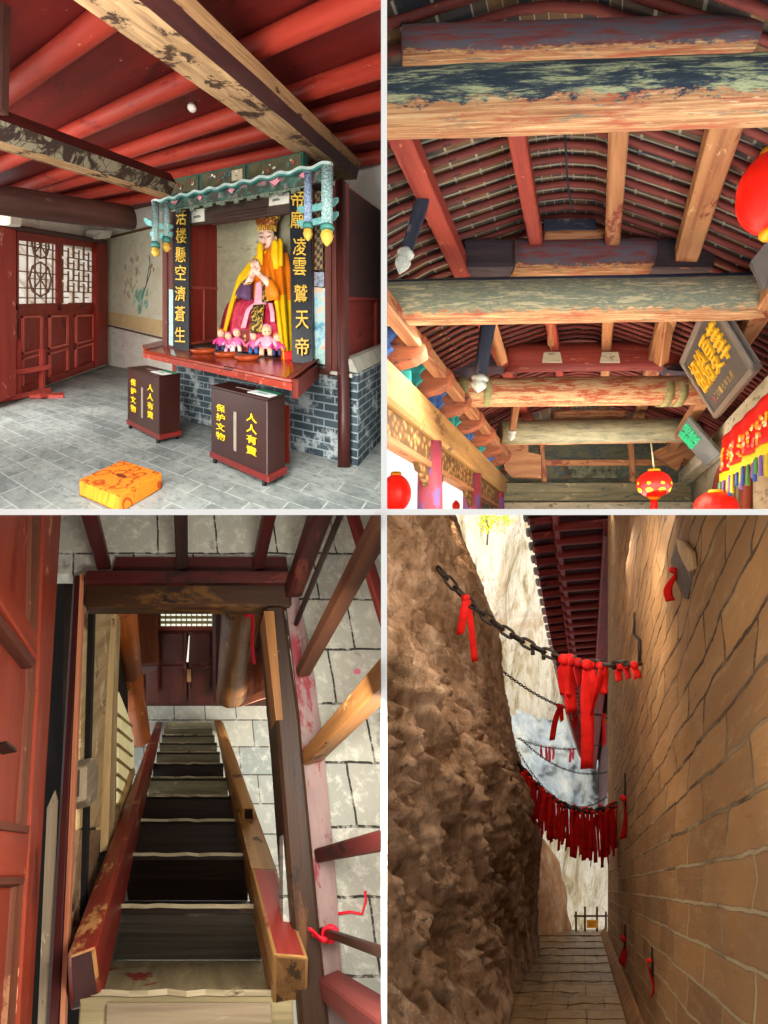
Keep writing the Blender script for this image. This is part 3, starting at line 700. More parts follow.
# --- donation boxes
box_m = plain('box_brown', '341712', .35, .12, 3); box_red = plain('box_base_red', '6e201c', .45, .1)
def donation(lab, bl, brt, br2, h, cols, slot):
    a, b, c = floor1.hit(*bl), floor1.hit(*brt), floor1.hit(*br2); d = a + c - b; lift = Z * .045; ctr = (a + c) / 2
    t = thing('donation_box', lab, 'donation box', ctr)
    lo = [p + lift for p in (a, b, c, d)]
    m = MB(); m.prism([p + Z * .05 for p in lo], Z * (h - .095)); m.bevel(.008); obj('cabinet', m, box_m, t)
    ex = lambda p, k: p + (p - ctr) * k
    m = MB(); m.prism([ex(p, .05) for p in lo], Z * .055); m.bevel(.006); obj('base_frame', m, box_red, t)
    m = MB(); tz = Z * h; m.prism([ex(p, .02) + tz for p in (a, b, c, d)], Z * .012); lid = obj('lid', m, box_m, t)
    mid = (a + c) / 2 + Z * (h + .012); u = (b - a); v_ = (c - b)
    m = MB(); m.hexa([mid - u * .18 - v_ * .03, mid + u * .12 - v_ * .03, mid + u * .12 + v_ * .03, mid - u * .18 + v_ * .03], [p + Z * .004 for p in (mid - u * .18 - v_ * .03, mid + u * .12 - v_ * .03, mid + u * .12 + v_ * .03, mid - u * .18 + v_ * .03)])
    obj('coin_slot', m, plain('slot_grey', '8a7a74', .4), lid)
    for p in (a, b, c, d):
        q = ex(p, -.12); m = MB(); m.tube([q + V((-.012, 0, .025)), q + V((.012, 0, .025))], .025, 12); m.stick(q + Z * .03, q + Z * .05, .02, .03, V((0, 1, 0))); obj('caster', m, plain('caster_black', '1c1a1a', .5), t)
    P = Patch(lo[0] + Z * .03, lo[1] + Z * .03, lo[1] + Z * (h - .05), lo[0] + Z * (h - .05)); P.n = (v_.normalized() * -1)
    m = MB(); P.box(m, slot - .025, slot + .025, .2, .74, .001, .006)
    obj('sight_window', m, plain('window_strip', '9a8f80', .3), t)
    m = MB()
    for (u0, word, v0, v1) in cols:
        k = len(word); hh = (v1 - v0) / k
        for i, ch in enumerate(word): letter(m, P, ch, u0 - .085, u0 + .085, v1 - (i + .88) * hh, v1 - i * hh - .1 * hh, .002, .010)
    obj('lettering', m, yellow, t)
    return t, (a, b, c, d), h
W1 = [(.22, '保护文物', .22, .86), (.76, '人人有責', .24, .86)]
W2 = [(.2, '保护文物', .26, .80), (.76, '人人有責', .22, .80)]
b1 = donation('dark brown wheeled donation box left of the altar, beside the orange kneeling block', (127.5, 428), (159, 444.5), (180.5, 439.6), .70, W1, .5)
b2 = donation('larger dark brown wheeled donation box in front of the altar, nearer the viewer', (211, 462.5), (267, 488.5), (285.4, 478.6), .70, W2, .47)
for (t, q, h), lab in ((b1, 'small green and white card lying on the left donation box'), (b2, 'small green and white card lying on the nearer donation box')):
    a, b, c, d = [p + Z * (h + .013) for p in q]; g = lambda u, v_: a + (b - a) * u + (d - a) * v_
    k = thing('paper_card', lab, 'card', g(.75, .45), 'cards on the donation boxes')
    m = MB(); m.prism([g(.62, .2), g(.98, .2), g(.98, .62), g(.62, .62)], Z * .004); obj('white_part', m, plain('card_paper', 'e6ece8', .5, .03), k)
    m = MB(); m.prism([g(.62, .62), g(.98, .62), g(.98, .92), g(.62, .92)], Z * .004); obj('green_part', m, plain('card_green', '2f8a66', .5, .1), k)
    m = MB(); m.prism([g(.72, .36), g(.88, .36), g(.88, .5), g(.72, .5)], Z * .005); obj('printed_mark', m, plain('card_print', '88b5a6', .5, .1), k)

# --- orange kneeling block
n = NT('orange_brocade'); uv = n.coord('UV'); v1 = n.new('ShaderNodeTexVoronoi'); v1.inputs['Scale'].default_value = 8; n.link(uv, v1.inputs['Vector'])
k = n.noise(uv, 14, 3, .6, 2)
ring = n.math('ABSOLUTE', n.math('SUBTRACT', v1.outputs[0], .42)); c = n.mix(n.mask(ring, .10, .04), 'd97a18', 'a04206'); c = n.mix(n.mask(k, .60, .66), c, '9c3c06')
broc = n.out(c, .7, k, .2, .01)
n = NT('yellow_brocade'); k = n.noise(n.coord('UV', (14, 5, 5)), 1.2, 3, .5, 1); broc2 = n.out(n.ramp(k, [(.45, 'f0a52a'), (.62, 'c9821c')]), .7)
a, b, c = floor1.hit(79, 496), floor1.hit(120, 514), floor1.hit(162, 489); d = a + c - b
m = MB(); m.prism([p + Z * .004 for p in (a, b, c, d)], Z * .125, 0, {0: 1}); m.bevel(.012, 2)
t = thing('kneeling_block', 'square orange brocade kneeling block on the paved floor', 'kneeling cushion', (a + c) / 2)
obj('cushion', m, [broc, broc2], t)
m = MB(); p = (a + c) / 2 + Z * .129; u, v_ = (b - a), (d - a)
m.prism([p + u * .12 * math.cos(x) + v_ * .05 * math.sin(x) for x in [i * math.pi / 8 for i in range(16)]], Z * .004); obj('top_opening', m, plain('opening_brown', '6b2a0c', .8), t)

# --- left edge dark post close to the viewer
m = MB(); m.stick(at(1.5, 112, 3.3), at(3.5, -8, 3.3), .05, .06, V((0, 1, 0))); obj('hanging_strut', m, darklog, label='dark wooden upright against the left edge under the ceiling', cat='strut')

# --- the seated goddess and the small dolls
def S(px, py, d=0): return altar(-.42 + d).hit(px, py)
def rg(cx, cy, rx, rd, n=20, ry=0, d=0, fold=0, ph=0):
    return [S(cx + rx * (1 + fold * math.cos(8 * a + ph)) * math.cos(a), cy + ry * math.cos(a), d + rd * (1 + fold * math.cos(8 * a + ph)) * math.sin(a)) for a in [2 * math.pi * i / n for i in range(n)]]
skin = plain('statue_skin', 'f0c9b4', .4, .05, 8); skin_b = skin.node_tree.nodes['Principled BSDF']
n = NT('crimson_brocade'); k = n.noise(n.coord('Object'), 14, 4, .6, 1); crim = n.out(n.ramp(k, [(.4, 'a81838'), (.62, 'c7405a')]), .45, k, .2, .01)
orange_c = plain('orange_silk', 'f08416', .5, .1, 7); yel_c = plain('yellow_silk', 'f7c614', .5, .08, 7); purple = plain('purple_silk', '5a3a5c', .6, .2, 9)
pinkw = plain('pink_silk', 'e5a9b8', .55, .1, 9); blackhair = plain('hair_black', '171212', .5)
n = NT('gold_filigree'); v1 = n.new('ShaderNodeTexVoronoi'); v1.inputs['Scale'].default_value = 45; n.link(n.coord('Object'), v1.inputs['Vector'])
filig = n.out(n.ramp(v1.outputs[0], [(.15, 'd6a53c'), (.4, '9a5a1c'), (.6, '7c2a14')]), .4, v1.outputs[0], .8, .01)
g = thing('goddess_statue', 'seated painted goddess statue with gold crown, orange cape and joined hands', 'statue', S(255, 352))
m = MB(); m.loft([rg(254, 352, 34, .34, 28, fold=.03), rg(254, 340, 34.5, .36, 28, fold=.03, ph=.4), rg(254, 326, 33, .37, 28, fold=.025, ph=.6), rg(254, 313, 30, .36, 28, fold=.02), rg(254, 304, 27, .33, 28), rg(255, 299, 21, .24, 28), rg(256, 297, 10, .1, 28)]); obj('skirt', m, crim, g)
m = MB(); m.loft([rg(259, 303, 17, .2), rg(262, 288, 16, .19), rg(265, 272, 15.5, .17), rg(268, 260, 15, .15), rg(270, 253, 12, .12), rg(269.5, 249, 6.5, .08), rg(269, 246.5, 4.8, .06)]); obj('robe', m, orange_c, g)
m = MB(); m.loft([rg(269, 254, 5.6, .06, 14), rg(268.5, 248, 5, .055, 14), rg(268, 240, 5, .055, 14)]); nk = obj('neck', m, skin, g)
# head with face turned to the left and slightly down
m = MB(); m.loft([rg(265.3, 249.2, 1.2, .012, 20, d=.055), rg(265.3, 248.2, 3.4, .04, 20, d=.05), rg(265.5, 246, 5.2, .07, 20, d=.035), rg(266, 243, 6.7, .09, 20, d=.02), rg(266.4, 239, 7.7, .105, 20, d=.01), rg(266.7, 235, 8.1, .11, 20), rg(267, 231, 8, .108, 20), rg(267, 227, 7, .095, 20), rg(267, 223, 4, .05, 20)]); hd = obj('head', m, skin, g)
m = MB(); m.loft([rg(263.8, 236.5, .5, .012, 8, d=.125), rg(263.6, 239, .9, .02, 8, d=.125), rg(263.5, 241, 1.3, .03, 8, d=.122), rg(263.7, 241.8, .8, .012, 8, d=.115)]); obj('nose', m, skin, hd)
dark = plain('brow_ink', '3a2622', .6); lips = plain('lip_red', 'b0303a', .4)
for (a, b, c_) in (((259.5, 236.4), (261, 237.4), (262.6, 236.8)), ((265.6, 236.6), (267.8, 237.2), (270, 235.8))):
    m = MB(); m.tube([S(*a, .085), S(*b, .117), S(*c_, .118)], .006, 6); obj('closed_eye', m, dark, hd)
for (a, b, c_) in (((259.4, 233.8), (261, 232.6), (263, 233.4)), ((265.4, 233), (268, 231.8), (270.8, 232.8))):
    m = MB(); m.tube([S(*a, .085), S(*b, .112), S(*c_, .114)], .004, 6); obj('eyebrow', m, dark, hd)
m = MB(); m.loft([rg(264.6, 243.2, .3, .004, 8, d=.116), rg(264.7, 243.9, 1.6, .016, 8, d=.11), rg(264.8, 244.8, 1.3, .014, 8, d=.108), rg(264.8, 245.3, .3, .004, 8, d=.104)]); obj('mouth', m, lips, hd)
m = MB(); m.loft([rg(275.2, 244.5, .7, .012, 10, d=.02), rg(275.5, 241, 1.3, .022, 10, d=.02), rg(275.6, 237.5, 1.7, .026, 10, d=.015), rg(275.2, 235.5, .8, .012, 10, d=.015)]); obj('ear', m, skin, hd)
m = MB(); m.loft([rg(269.5, 244, 5.5, .07, 18, d=-.06), rg(269.2, 238, 8, .10, 18, d=-.05), rg(268, 232, 9, .115, 18, d=-.03), rg(267.4, 229, 8.7, .118, 18, d=-.005), rg(267.2, 224, 7.5, .1, 18)]); obj('hair', m, blackhair, g)
cr = None
m = MB(); m.loft([rg(267, 229, 9.2, .12, 20, d=.0), rg(267, 224, 10, .13, 20, fold=.05), rg(267, 221, 11, .14, 20, fold=.05), rg(267, 217.5, 12, .15, 20, fold=.06), rg(267, 216, 11, .13, 20, fold=.08), rg(267, 214.5, 4, .05, 20)]); cr = obj('crown', m, filig, g)
m = MB()
for i in range(11):
    a = math.pi * (.02 + .96 * i / 10); m.ball(S(267 - 12.2 * math.cos(a), 217 - 1.6 * (i % 2), .15 * math.sin(a)), .02, nu=8, nv=5)
obj('crown_jewels', m, gold, cr)
m = MB()
for i in range(13):
    a = math.pi * (.05 + .9 * i / 12); x = 267 - 9.4 * math.cos(a); dd_ = .13 * math.sin(a); m.tube([S(x, 224, dd_), S(x, 230.5 + (i % 3) * .6, dd_)], .006, 5)
obj('crown_fringe', m, gold, cr)
for x, y0, y1, wd, dd_ in ((260, 245, 266, 3.4, .17), (275, 242.5, 269, 4.0, .17), (280, 241.5, 266, 3.2, .13)):
    m = MB(); m.loft([rg(x, y0 - 3.5, .5, .01, 12, d=dd_), rg(x, y0 - 2, 1.6, .025, 12, d=dd_), rg(x, y0, wd * .9, .04, 12, d=dd_), rg(x, (y0 + y1) / 2, wd, .045, 12, d=dd_, fold=.06), rg(x, y1, wd * 1.06, .05, 12, d=dd_, fold=.1)]); obj('crown_tassel', m, yel_c, cr)
# cape: right fall (orange above, yellow below) and left fall
def edge(pts, t):
    n_ = len(pts) - 1; k = min(int(t * n_), n_ - 1); f = t * n_ - k
    a, b = pts[k], pts[k + 1]; return tuple(a[i] + (b[i] - a[i]) * f for i in range(3))
def fall(nm, A, B, mats, folds, amp, split):
    def fn(u, v_):
        a, b = edge(A, u), edge(B, u); q = [a[i] + (b[i] - a[i]) * v_ for i in range(3)]
        return S(q[0], q[1], q[2] + amp * math.sin(v_ * math.pi * 2 * folds + u * 2) * min(1, u * 3) + .05 * math.sin(v_ * math.pi))
    m = MB(); m.sheet(fn, 24, 18, .012, 0, Bv)
    for f in m.bm.faces:
        if f.calc_center_median().z < split: f.material_index = 1
    return obj(nm, m, mats, g)
fall('cape_fall', [(276, 249, .05), (287, 253, 0), (290.5, 266, 0), (291, 300, .05), (292, 362, .22)], [(267, 251, .14), (267.5, 258, .19), (269, 272, .22), (274, 300, .30), (282, 360, .42)], [orange_c, yel_c], 2.5, .02, S(280, 306).z)
fall('cape_fall', [(264, 249, .05), (252, 258, .0), (238, 276, .05), (229, 305, .12), (219, 348, .2)], [(267, 251, .12), (259, 262, .14), (247, 279, .2), (236, 298, .24), (224, 340, .34)], [yel_c, yel_c], 1.5, .02, -99)
# arms, sleeves and hands
m = MB(); m.loft([rg(243.5, 299, 9, .10, 14, d=.2, ry=3), rg(244, 293, 8, .09, 14, d=.2, ry=2), rg(247, 283, 5.5, .07, 14, d=.21, ry=1), rg(249, 279, 4, .05, 14, d=.21)]); obj('sleeve', m, purple, g)
m = MB(); m.loft([rg(272, 300, 8, .09, 14, d=.25), rg(272, 291, 7.5, .09, 14, d=.26), rg(270.5, 283, 5, .07, 14, d=.27), rg(268.5, 279, 3.6, .05, 14, d=.27)]); obj('sleeve', m, orange_c, g)
for path, rr in (([(245.5, 291, .22), (248, 284, .24), (251.5, 277, .26)], (3.7, 3.4, 2.9)), ([(271, 286, .29), (266.5, 281, .3), (260.5, 275, .30)], (3.7, 3.4, 2.9))):
    m = MB(); m.tube([S(*p) for p in path], [r * .0117 for r in rr], 12); obj('forearm', m, skin, g)
for side_, dd_ in ((0, .26), (1, .315)):
    m = MB()
    wr = (251, 277) if side_ == 0 else (261, 275.5); dx = 0 if side_ == 0 else .9
    m.tube([S(wr[0], wr[1], dd_), S(254.5 + dx, 271.5, dd_), S(254.8 + dx, 267.5, dd_)], [.033, .046, .036], 10, flat=.75)
    for k, (tx, ty) in enumerate(((250.6, 261.2), (252.4, 259.2), (254.6, 258.4), (256.8, 259.8))):
        bx, by = 252.4 + k * 1.7 + dx, 268.6 - k * .1; tx += dx
        m.tube([S(bx, by, dd_), S((bx + tx) / 2 + .3, (by + ty) / 2, dd_ + .012), S(tx, ty, dd_)], [.0115, .0105, .007], 7)
    m.tube([S(256 + dx * 2, 272.5, dd_ + .02), S(258 + dx * 2, 268.5, dd_ + .03), S(257.5 + dx * 2, 265, dd_ + .028)], [.014, .012, .008], 7)
    obj('hand', m, skin, g)
m = MB(); m.tube([S(247 + 4.2 * math.cos(a), 282.5 + 1.5 * math.sin(a), .25 + .05 * math.sin(a)) for a in [i * math.pi / 6 for i in range(12)]], .007, 6, closed=True); obj('bracelet', m, gold, g)
# embroidered panel, pink bands and small breast ornament
n = NT('gold_embroidery'); k = n.noise(n.coord('Object'), 22, 4, .7, 1); emb = n.out(n.mix(n.mask(k, .5, .56), '241b14', 'cfa63c'), .6, k, .5, .01)
def strip(nm, A, B, mat, th=.012):
    m = MB()
    def fn(u, v_):
        a, b = edge(A, u), edge(B, u); return S(*[a[i] + (b[i] - a[i]) * v_ for i in range(3)])
    m.sheet(fn, 10, 4, th, 0, Bv); return obj(nm, m, mat, g)
strip('embroidered_panel', [(253, 305, .36), (251, 316, .40), (249.5, 333, .405)], [(264, 304, .36), (263, 316, .40), (262, 332, .405)], emb)
strip('pink_band', [(266, 301, .30), (253, 303, .345), (246, 309, .385), (240.5, 328, .40)], [(266, 304.5, .32), (254, 306, .36), (249.5, 311, .39), (245.5, 328, .405)], pinkw)
strip('pink_band', [(268, 303, .32), (270, 312, .36), (270.5, 322, .375)], [(272, 303, .31), (274, 312, .35), (274.5, 322, .365)], pinkw)
strip('inner_robe', [(256, 283, .25), (255, 292, .27), (254, 303, .33)], [(261, 281, .25), (262, 291, .27), (262, 303, .33)], pinkw)
strip('breast_ornament', [(263, 279, .27), (262, 290, .29), (262, 302, .33)], [(271, 277, .25), (271.5, 288, .28), (271, 301, .32)], emb)

# red offering cloth below the cape, name tablet and dolls
m = MB(); fn = lambda u, v_: altar(.0).hit(281 + 10.5 * u, 351 + 9 * v_) + Bv * .02 * math.sin(u * 9)
m.sheet(fn, 10, 4, .02, 0, Bv); obj('red_cloth', m, plain('red_cloth', 'd4261c', .6, .1), label='small bright red cloth folded at the foot of the goddess cape', cat='cloth')
pk = plain('doll_pink', 'e56fa6', .6, .1); pk2 = plain('doll_pale_pink', 'f0b3c9', .6, .1); dsk = plain('doll_skin', 'f1c3a0', .5, .05); bl = plain('doll_blue', '2f6fb5', .6, .1); dk = plain('doll_navy', '3a3a66', .6, .1); och = plain('doll_orange_hair', 'd97f2c', .6, .15); wh = plain('doll_white', 'e8e2d4', .6, .05); hot = plain('doll_hot_pink', 'e0468f', .6, .1)
D = lambda x, y, d=0: altar(-.06 + d).hit(x, y)
def doll(lab, x, y0, y1, top, legs, hair, lean=0, big=1.0):
    """sitting cloth doll from base y0 (lower) to crown y1"""
    t = thing('cloth_doll', lab, 'doll', D(x, y0), 'cloth dolls at the foot of the goddess'); h = y0 - y1; s = D(x, y0).y / F; N = lambda f: y0 - h * f
    rr = lambda cx, cy, r, n_=12: [D(cx + r * math.cos(a), cy, r * s * .8 * math.sin(a)) for a in [2 * math.pi * i / n_ for i in range(n_)]]
    m = MB(); m.loft([rr(x, N(.22), h * .20), rr(x + lean * .3, N(.38), h * .19), rr(x + lean * .6, N(.52), h * .15), rr(x + lean * .7, N(.60), h * .08)]); obj('body', m, top, t)
    for q in (-1, 1):
        m = MB(); m.tube([D(x + q * h * .1, N(.25), .02), D(x + q * h * .13, N(.12), .06), D(x + q * h * .13, N(.01), .06)], [h * s * .085, h * s * .08, h * s * .075], 8); obj('leg', m, legs, t)
        m = MB(); m.tube([D(x + lean * .6 + q * h * .12, N(.54), .0), D(x + q * h * .26, N(.42), .04), D(x + q * h * .30, N(.30), .05)], [h * s * .06, h * s * .055, h * s * .045], 8); obj('arm', m, top, t)
    m = MB(); m.ball(D(x + lean, N(.75), .01), h * s * .155, h * s * .14, h * s * .16, nu=14, nv=9); hd_ = obj('head', m, dsk, t)
    m = MB(); m.ball(D(x + lean, N(.80), -.015), h * s * .17, h * s * .15, h * s * .17, nu=14, nv=8, bot=-.15); obj('hair', m, hair, hd_)
    for q in (-1, 1):
        m = MB(); m.ball(D(x + lean + q * h * .055, N(.74), .01 + h * s * .14), h * s * .018, nu=6, nv=5); obj('eye', m, dark, hd_)
doll('orange haired doll with navy legs, first from the left of the row', 220.5, 351, 328, hot, dk, och, .6)
doll('pale pink doll leaning between the orange haired doll and the bright pink one', 229, 353, 331, pk2, pk2, pk, -.5)
doll('bright pink doll beside the dark red name tablet', 236.5, 352, 327, pk, wh, pk, .5)
doll('white hatted doll in a pink top with bright blue legs', 253.5, 354, 331, pk, bl, wh, .4)
doll('largest doll, pale pink with light skin and pink hair', 266, 356, 323, pk2, dsk, pk2, .8)
doll('orange haired doll in hot pink with dark legs, last on the right', 277, 356, 332, hot, dk, och, .2)
t = thing('name_tablet', 'small dark red upright tablet standing among the dolls', 'tablet', D(245, 351))
Pq = Patch(D(241.5, 351), D(248.5, 352), D(248.5, 331), D(241.5, 331)); Pq.n = -Bv.normalized()
m = MB(); Pq.box(m, 0, 1, 0, 1, -.03, 0); Pq.box(m, -.1, 1.1, 0, .1, -.04, .015); Pq.box(m, -.1, 1.1, .95, 1.06, -.035, .01); obj('tablet_board', m, wood('tablet_red', '6a1a1a', '86302a', 9, .1), t)
m = MB()
for i in range(3): Pq.box(m, .35, .65, .25 + i * .22, .38 + i * .22, 0, .004)
obj('tablet_writing', m, gold, t)

# ================================================================== place two (upper right): open timber gallery
BAY[:] = [1, 1]
D2 = V((.42, 1, -.106))                                   # the gallery's length
Y1, Y2, Y3, Y4, Y5 = 2.2, 3.86, 5.9, 7.7, 9.5             # its roof trusses, one behind another
def gal(xo, z, Y): return D2 * Y + V((xo, 0, z))          # xo across the gallery, z above its axis
def beam_mat(name, woodc, paint, edge=.42, off=0, scale=5):
    """timber whose sides keep old paint (v near 1) while the underside (v near 0) is bare"""
    n = NT(name); c = n.new('ShaderNodeTexCoord'); sp = n.new('ShaderNodeSeparateXYZ'); n.link(c.outputs['UV'], sp.inputs[0])
    uv = n.coord('UV', (1, 1, 1), loc=(off, 0, 0)); uvg = n.coord('UV', (.9, 14, 1), loc=(off, 0, 0))
    g = n.noise(uvg, 2, 6, .65, .5)
    bare = n.ramp(g, [(.3, woodc[0]), (.5, woodc[1]), (.68, woodc[2])])
    st = n.noise(n.coord('UV', (.8, 2.5, 1), loc=(off + 5, 0, 0)), 3, 5, .7); bare = n.mix(n.mask(st, .50, .62), bare, woodc[3])
    s3 = n.noise(n.coord('UV', (1.2, 4, 1), loc=(off + 9, 2, 0)), 3, 7, .75); bare = n.mix(n.mask(s3, .57, .63), bare, '6a6a5c'); s4 = n.noise(n.coord('UV', (1.5, 6, 1), loc=(off + 1, 8, 0)), 3, 7, .75); bare = n.mix(n.mask(s4, .60, .66), bare, 'd8bf92')
    pn = n.noise(n.coord('UV', (.55, 1.9, 1), loc=(off + 2, 3, 0)), scale, 8, .78, .3)
    pc = n.ramp(pn, [(.2 + .6 * i / (len(paint) - 1), q) for i, q in enumerate(paint)])
    chip = n.noise(uv, 13, 5, .75)
    lim = n.math('ADD', sp.outputs[1], n.math('MULTIPLY', n.math('SUBTRACT', chip, .5), .5))
    col = n.mix(n.mask(lim, edge - .02, edge + .03), bare, pc)
    return n.out(col, .75, g, .4, .01)
orange_bare = ('74462a', 'b28258', 'd4b689', 'a0553a')
main_m = beam_mat('painted_beam_blue', orange_bare, ['26333c', '39505a', '1d2733', '2b3a45', 'a8ad82', '4e5c5c', '26333c'], .40, 0)
upper_m = beam_mat('painted_beam_red_blue', orange_bare, ['242a38', '3a3d4b', '7a3a35', '4f5a66', '8a4038', '2b3140'], .33, 2)
green_m = beam_mat('painted_beam_green', orange_bare, ['3f4a48', '69705c', '8d8a6c', '5c655a', 'aaa27e', '93583a', '47504a'], .34, 4)
red_m = beam_mat('painted_beam_red', orange_bare, ['8a3a2a', 'b5704e', '9c4430', 'c9b085', '7d8a62', 'a04a34'], .25, 6)
olive_m = beam_mat('painted_beam_olive', orange_bare, ['6b6a55', 'a39b78', '8a8568', '5c5f50', 'b8ad86'], .2, 8)
redtim = wood('red_timber', '782a22', '9e4234', 8, .08, ('c07a58', .2, 7), ('5a201c', .15, 3))
ortim = wood('orange_timber', '7e4c30', 'ae7c52', 9, .07, ('7c3a2a', .28, 4), ('cfae80', .15, 6))
bluetim = wood('blue_grey_timber', '1e2432', '343a4a', 8, .08, ('6a5f5c', .18, 6))
olive_flat = wood('olive_grey_timber', '6f6e56', '9d9674', 6, .12, ('5a6a66', .25, 5), ('b8ae8a', .25, 7), .8)
palestone = wood('pale_beam', 'b6ad90', 'd6cdb0', 5, .2, ('8d8466', .3, 12), ('e6e0c8', .2, 4), .85, .4)

# roof boards with bricks between the rafters
PROF = [(-2.3, -1.02), (-1.95, -.82), (-1.7, -.65), (-1.17, -.36), (-.845, -.24), (-.39, -.09), (-.195, -.025), (0, 0), (.23, -.013), (.39, -.065), (.975, -.26), (1.5, -.49), (2.0, -.76), (2.4, -1.0)]
AX, AZ = -.224, 2.86
def prof(t):
    n_ = len(PROF) - 1; k = min(int(t * n_), n_ - 1); f = t * n_ - k
    a, b = PROF[k], PROF[k + 1]; return a[0] + (b[0] - a[0]) * f + AX, a[1] + (b[1] - a[1]) * f + AZ
n = NT('roof_bricks'); uv = n.coord('UV'); br = n.new('ShaderNodeTexBrick'); br.offset = 0
for k, val in (('Scale', 1), ('Mortar Size', .007), ('Brick Width', .16), ('Row Height', .115), ('Mortar Smooth', .1)): br.inputs[k].default_value = val
br.inputs['Color1'].default_value = srgb('7a5e3e'); br.inputs['Color2'].default_value = srgb('34373c'); br.inputs['Mortar'].default_value = srgb('a39c88')
n.link(uv, br.inputs['Vector']); k = n.noise(uv, 7, 5, .7)
c = n.mix(n.mask(k, .52, .72), br.outputs[0], '2d3640'); c = n.mix(n.mask(k, .40, .28), c, 'a07a48'); roof_m = n.out(c, .85, br.outputs[1], .3, .01)
m = MB()
def roof_pt(u, v_):
    x, z = prof(v_); return gal(x, z + .022, 1.75 + 8.2 * u)
m.grid(roof_pt, 40, 52, 0, lambda u, v_: (v_ * 5.4, u * 8.2)); r2 = bmesh.ops.extrude_face_region(m.bm, geom=m.bm.faces[:])
bmesh.ops.translate(m.bm, verts=[q for q in r2['geom'] if isinstance(q, bmesh.types.BMVert)], vec=Z * .08)
struct('ceiling_gallery', m, roof_m)
raf = wood('rafter_red', '572622', '7e3a32', 8, .1, ('b9855a', .14, 6), ('3a1f22', .22, 4))
NR = 58; rows = 'first second third fourth fifth sixth seventh eighth ninth tenth'.split()
for i in range(NR):
    Y = 1.85 + i * .118
    m = MB(); r = random.Random(i); jit = r.uniform(-.008, .008)
    m.tube([gal(prof(k / 39)[0], prof(k / 39)[1] - .005 + jit, Y) for k in range(40)], .023, 8)
    where = 'over the nearest bay, between the great beam and the second truss' if Y < Y2 - .1 else 'over the second bay, beyond the second beam' if Y < Y3 - .1 else 'over the far bays, beyond the third beam'
    obj('roof_rafter', m, raf, label='red round rafter ' + where, cat='rafter', group='rafters ' + where.split(',')[0])

# purlins running along the gallery
for (px, py, wd, ht, mm, lab) in ((452, 256, .13, .13, redtim, 'red purlin under the roof on the left side, seen as a two faced bar'), (534, 236, .10, .12, redtim, 'red purlin left of the ridge, next to the roof centre'),
                              (613, 236, .11, .12, ortim, 'narrow brown purlin right of the ridge'), (690, 250, .17, .13, ortim, 'broad orange and cream purlin on the right slope'), (400, 330, .12, .12, ortim, 'low orange purlin above the bracket row on the left eave'), (762, 318, .13, .13, ortim, 'low purlin behind the black plaque on the right')):
    a = at(px, py, Y2) - D2 * Y2; m = MB(); s0 = 2.62 if px > 410 else 3.4
    m.stick(gal(a.x, a.z + ht / 2, s0), gal(a.x, a.z + ht / 2, 9.4), wd, ht); m.bevel(.012)
    obj('roof_purlin', m, mm, label=lab, cat='purlin', kind='thing')

def cross(name, lab, p0, p1, Y, r, mat, cat='beam', squash=1.0, seg=18, seed=0, wob=.05, kind='thing', up=None):
    m = MB(); a, b = at(*p0, Y), at(*p1, Y)
    m.log(a, b, r * Y / F, r * Y / F, seg, vfrac=True, nseg=12, wob=wob, squash=squash, seed=seed, up=up or V((0, -.35, 1)))
    return obj(name, m, mat, label=lab, cat=cat, kind=kind)
# truss one
cross('roof_beam', 'great painted beam nearest the viewer, dark blue above and bare orange below', (360, 106), (790, 90), Y1, 29, main_m, seed=1)
cross('roof_beam', 'upper tie beam directly above the great painted beam, red and blue grey', (402, 49), (750, 38), Y1 + .28, 18, upper_m, seed=2)
for (x0, x1, y, mm, lab) in ((424, 486, 22, ortim, 'orange timber end lit in the dark roof corner at the top left'), (510, 610, 3, ortim, 'short ochre tie high at the top edge of the roof'), (634, 712, 9, redtim, 'short red rafter log at the top edge right of centre')):
    m = MB(); m.log(at(x0, y + (9 if x0 == 424 else 3), Y1 + .5), at(x1, y - (8 if x0 == 424 else 0), Y1 + .5), .05, .045 if x0 != 424 else .06, 12, nseg=4, wob=.1); obj('roof_timber', m, mm, label=lab, cat='timber')
for (x, lab) in ((491, 'blue grey king post between the top ties left of centre'), (624, 'blue grey king post between the top ties right of centre')):
    m = MB(); m.stick(at(x, 36, Y1 + .4), at(x, -6, Y1 + .4), .06, .06, V((0, 1, 0))); obj('king_post', m, bluetim, label=lab, cat='post')
m = MB(); m.stick(at(740, 52, Y1 + .35), at(752, -8, Y1 + .35), .16, .1, V((0, 1, 0))); obj('roof_strut', m, plain('violet_timber', '5c4c60', .7, .2), label='violet grey strut in the top right corner of the roof', cat='strut')
# truss two
cross('roof_beam', 'short red and blue upper tie of the second truss, between its two dark end blocks', (512, 258), (648, 257), Y2 + .25, 17.5, upper_m, seed=3)
for (x0, x1, lab) in ((462, 513, 'dark blue end block left of the short upper tie'), (645, 708, 'dark blue end block right of the short upper tie')):
    m = MB(); m.stick(at(x0, 259, Y2 + .25), at(x1, 259, Y2 + .25), .2, .24); m.bevel(.04, 2)
    obj('end_block', m, wood('end_block', '2c2a35', '4b3d40', 8, .1, ('8a5a40', .2, 6)), label=lab, cat='block')
cross('roof_beam', 'second large beam with bare ochre lower edge, spanning the gallery behind the purlins', (376, 303), (800, 296), Y2, 22, green_m, seed=4)
m = MB(); m.tube([at(388, 282, Y2 - .12), at(770, 274, Y2 - .12)], .016, 8); obj('iron_tie_rod', m, plain('rod_dark', '1b2236', .5), label='thin dark blue tie rod along the top of the second beam', cat='rod')
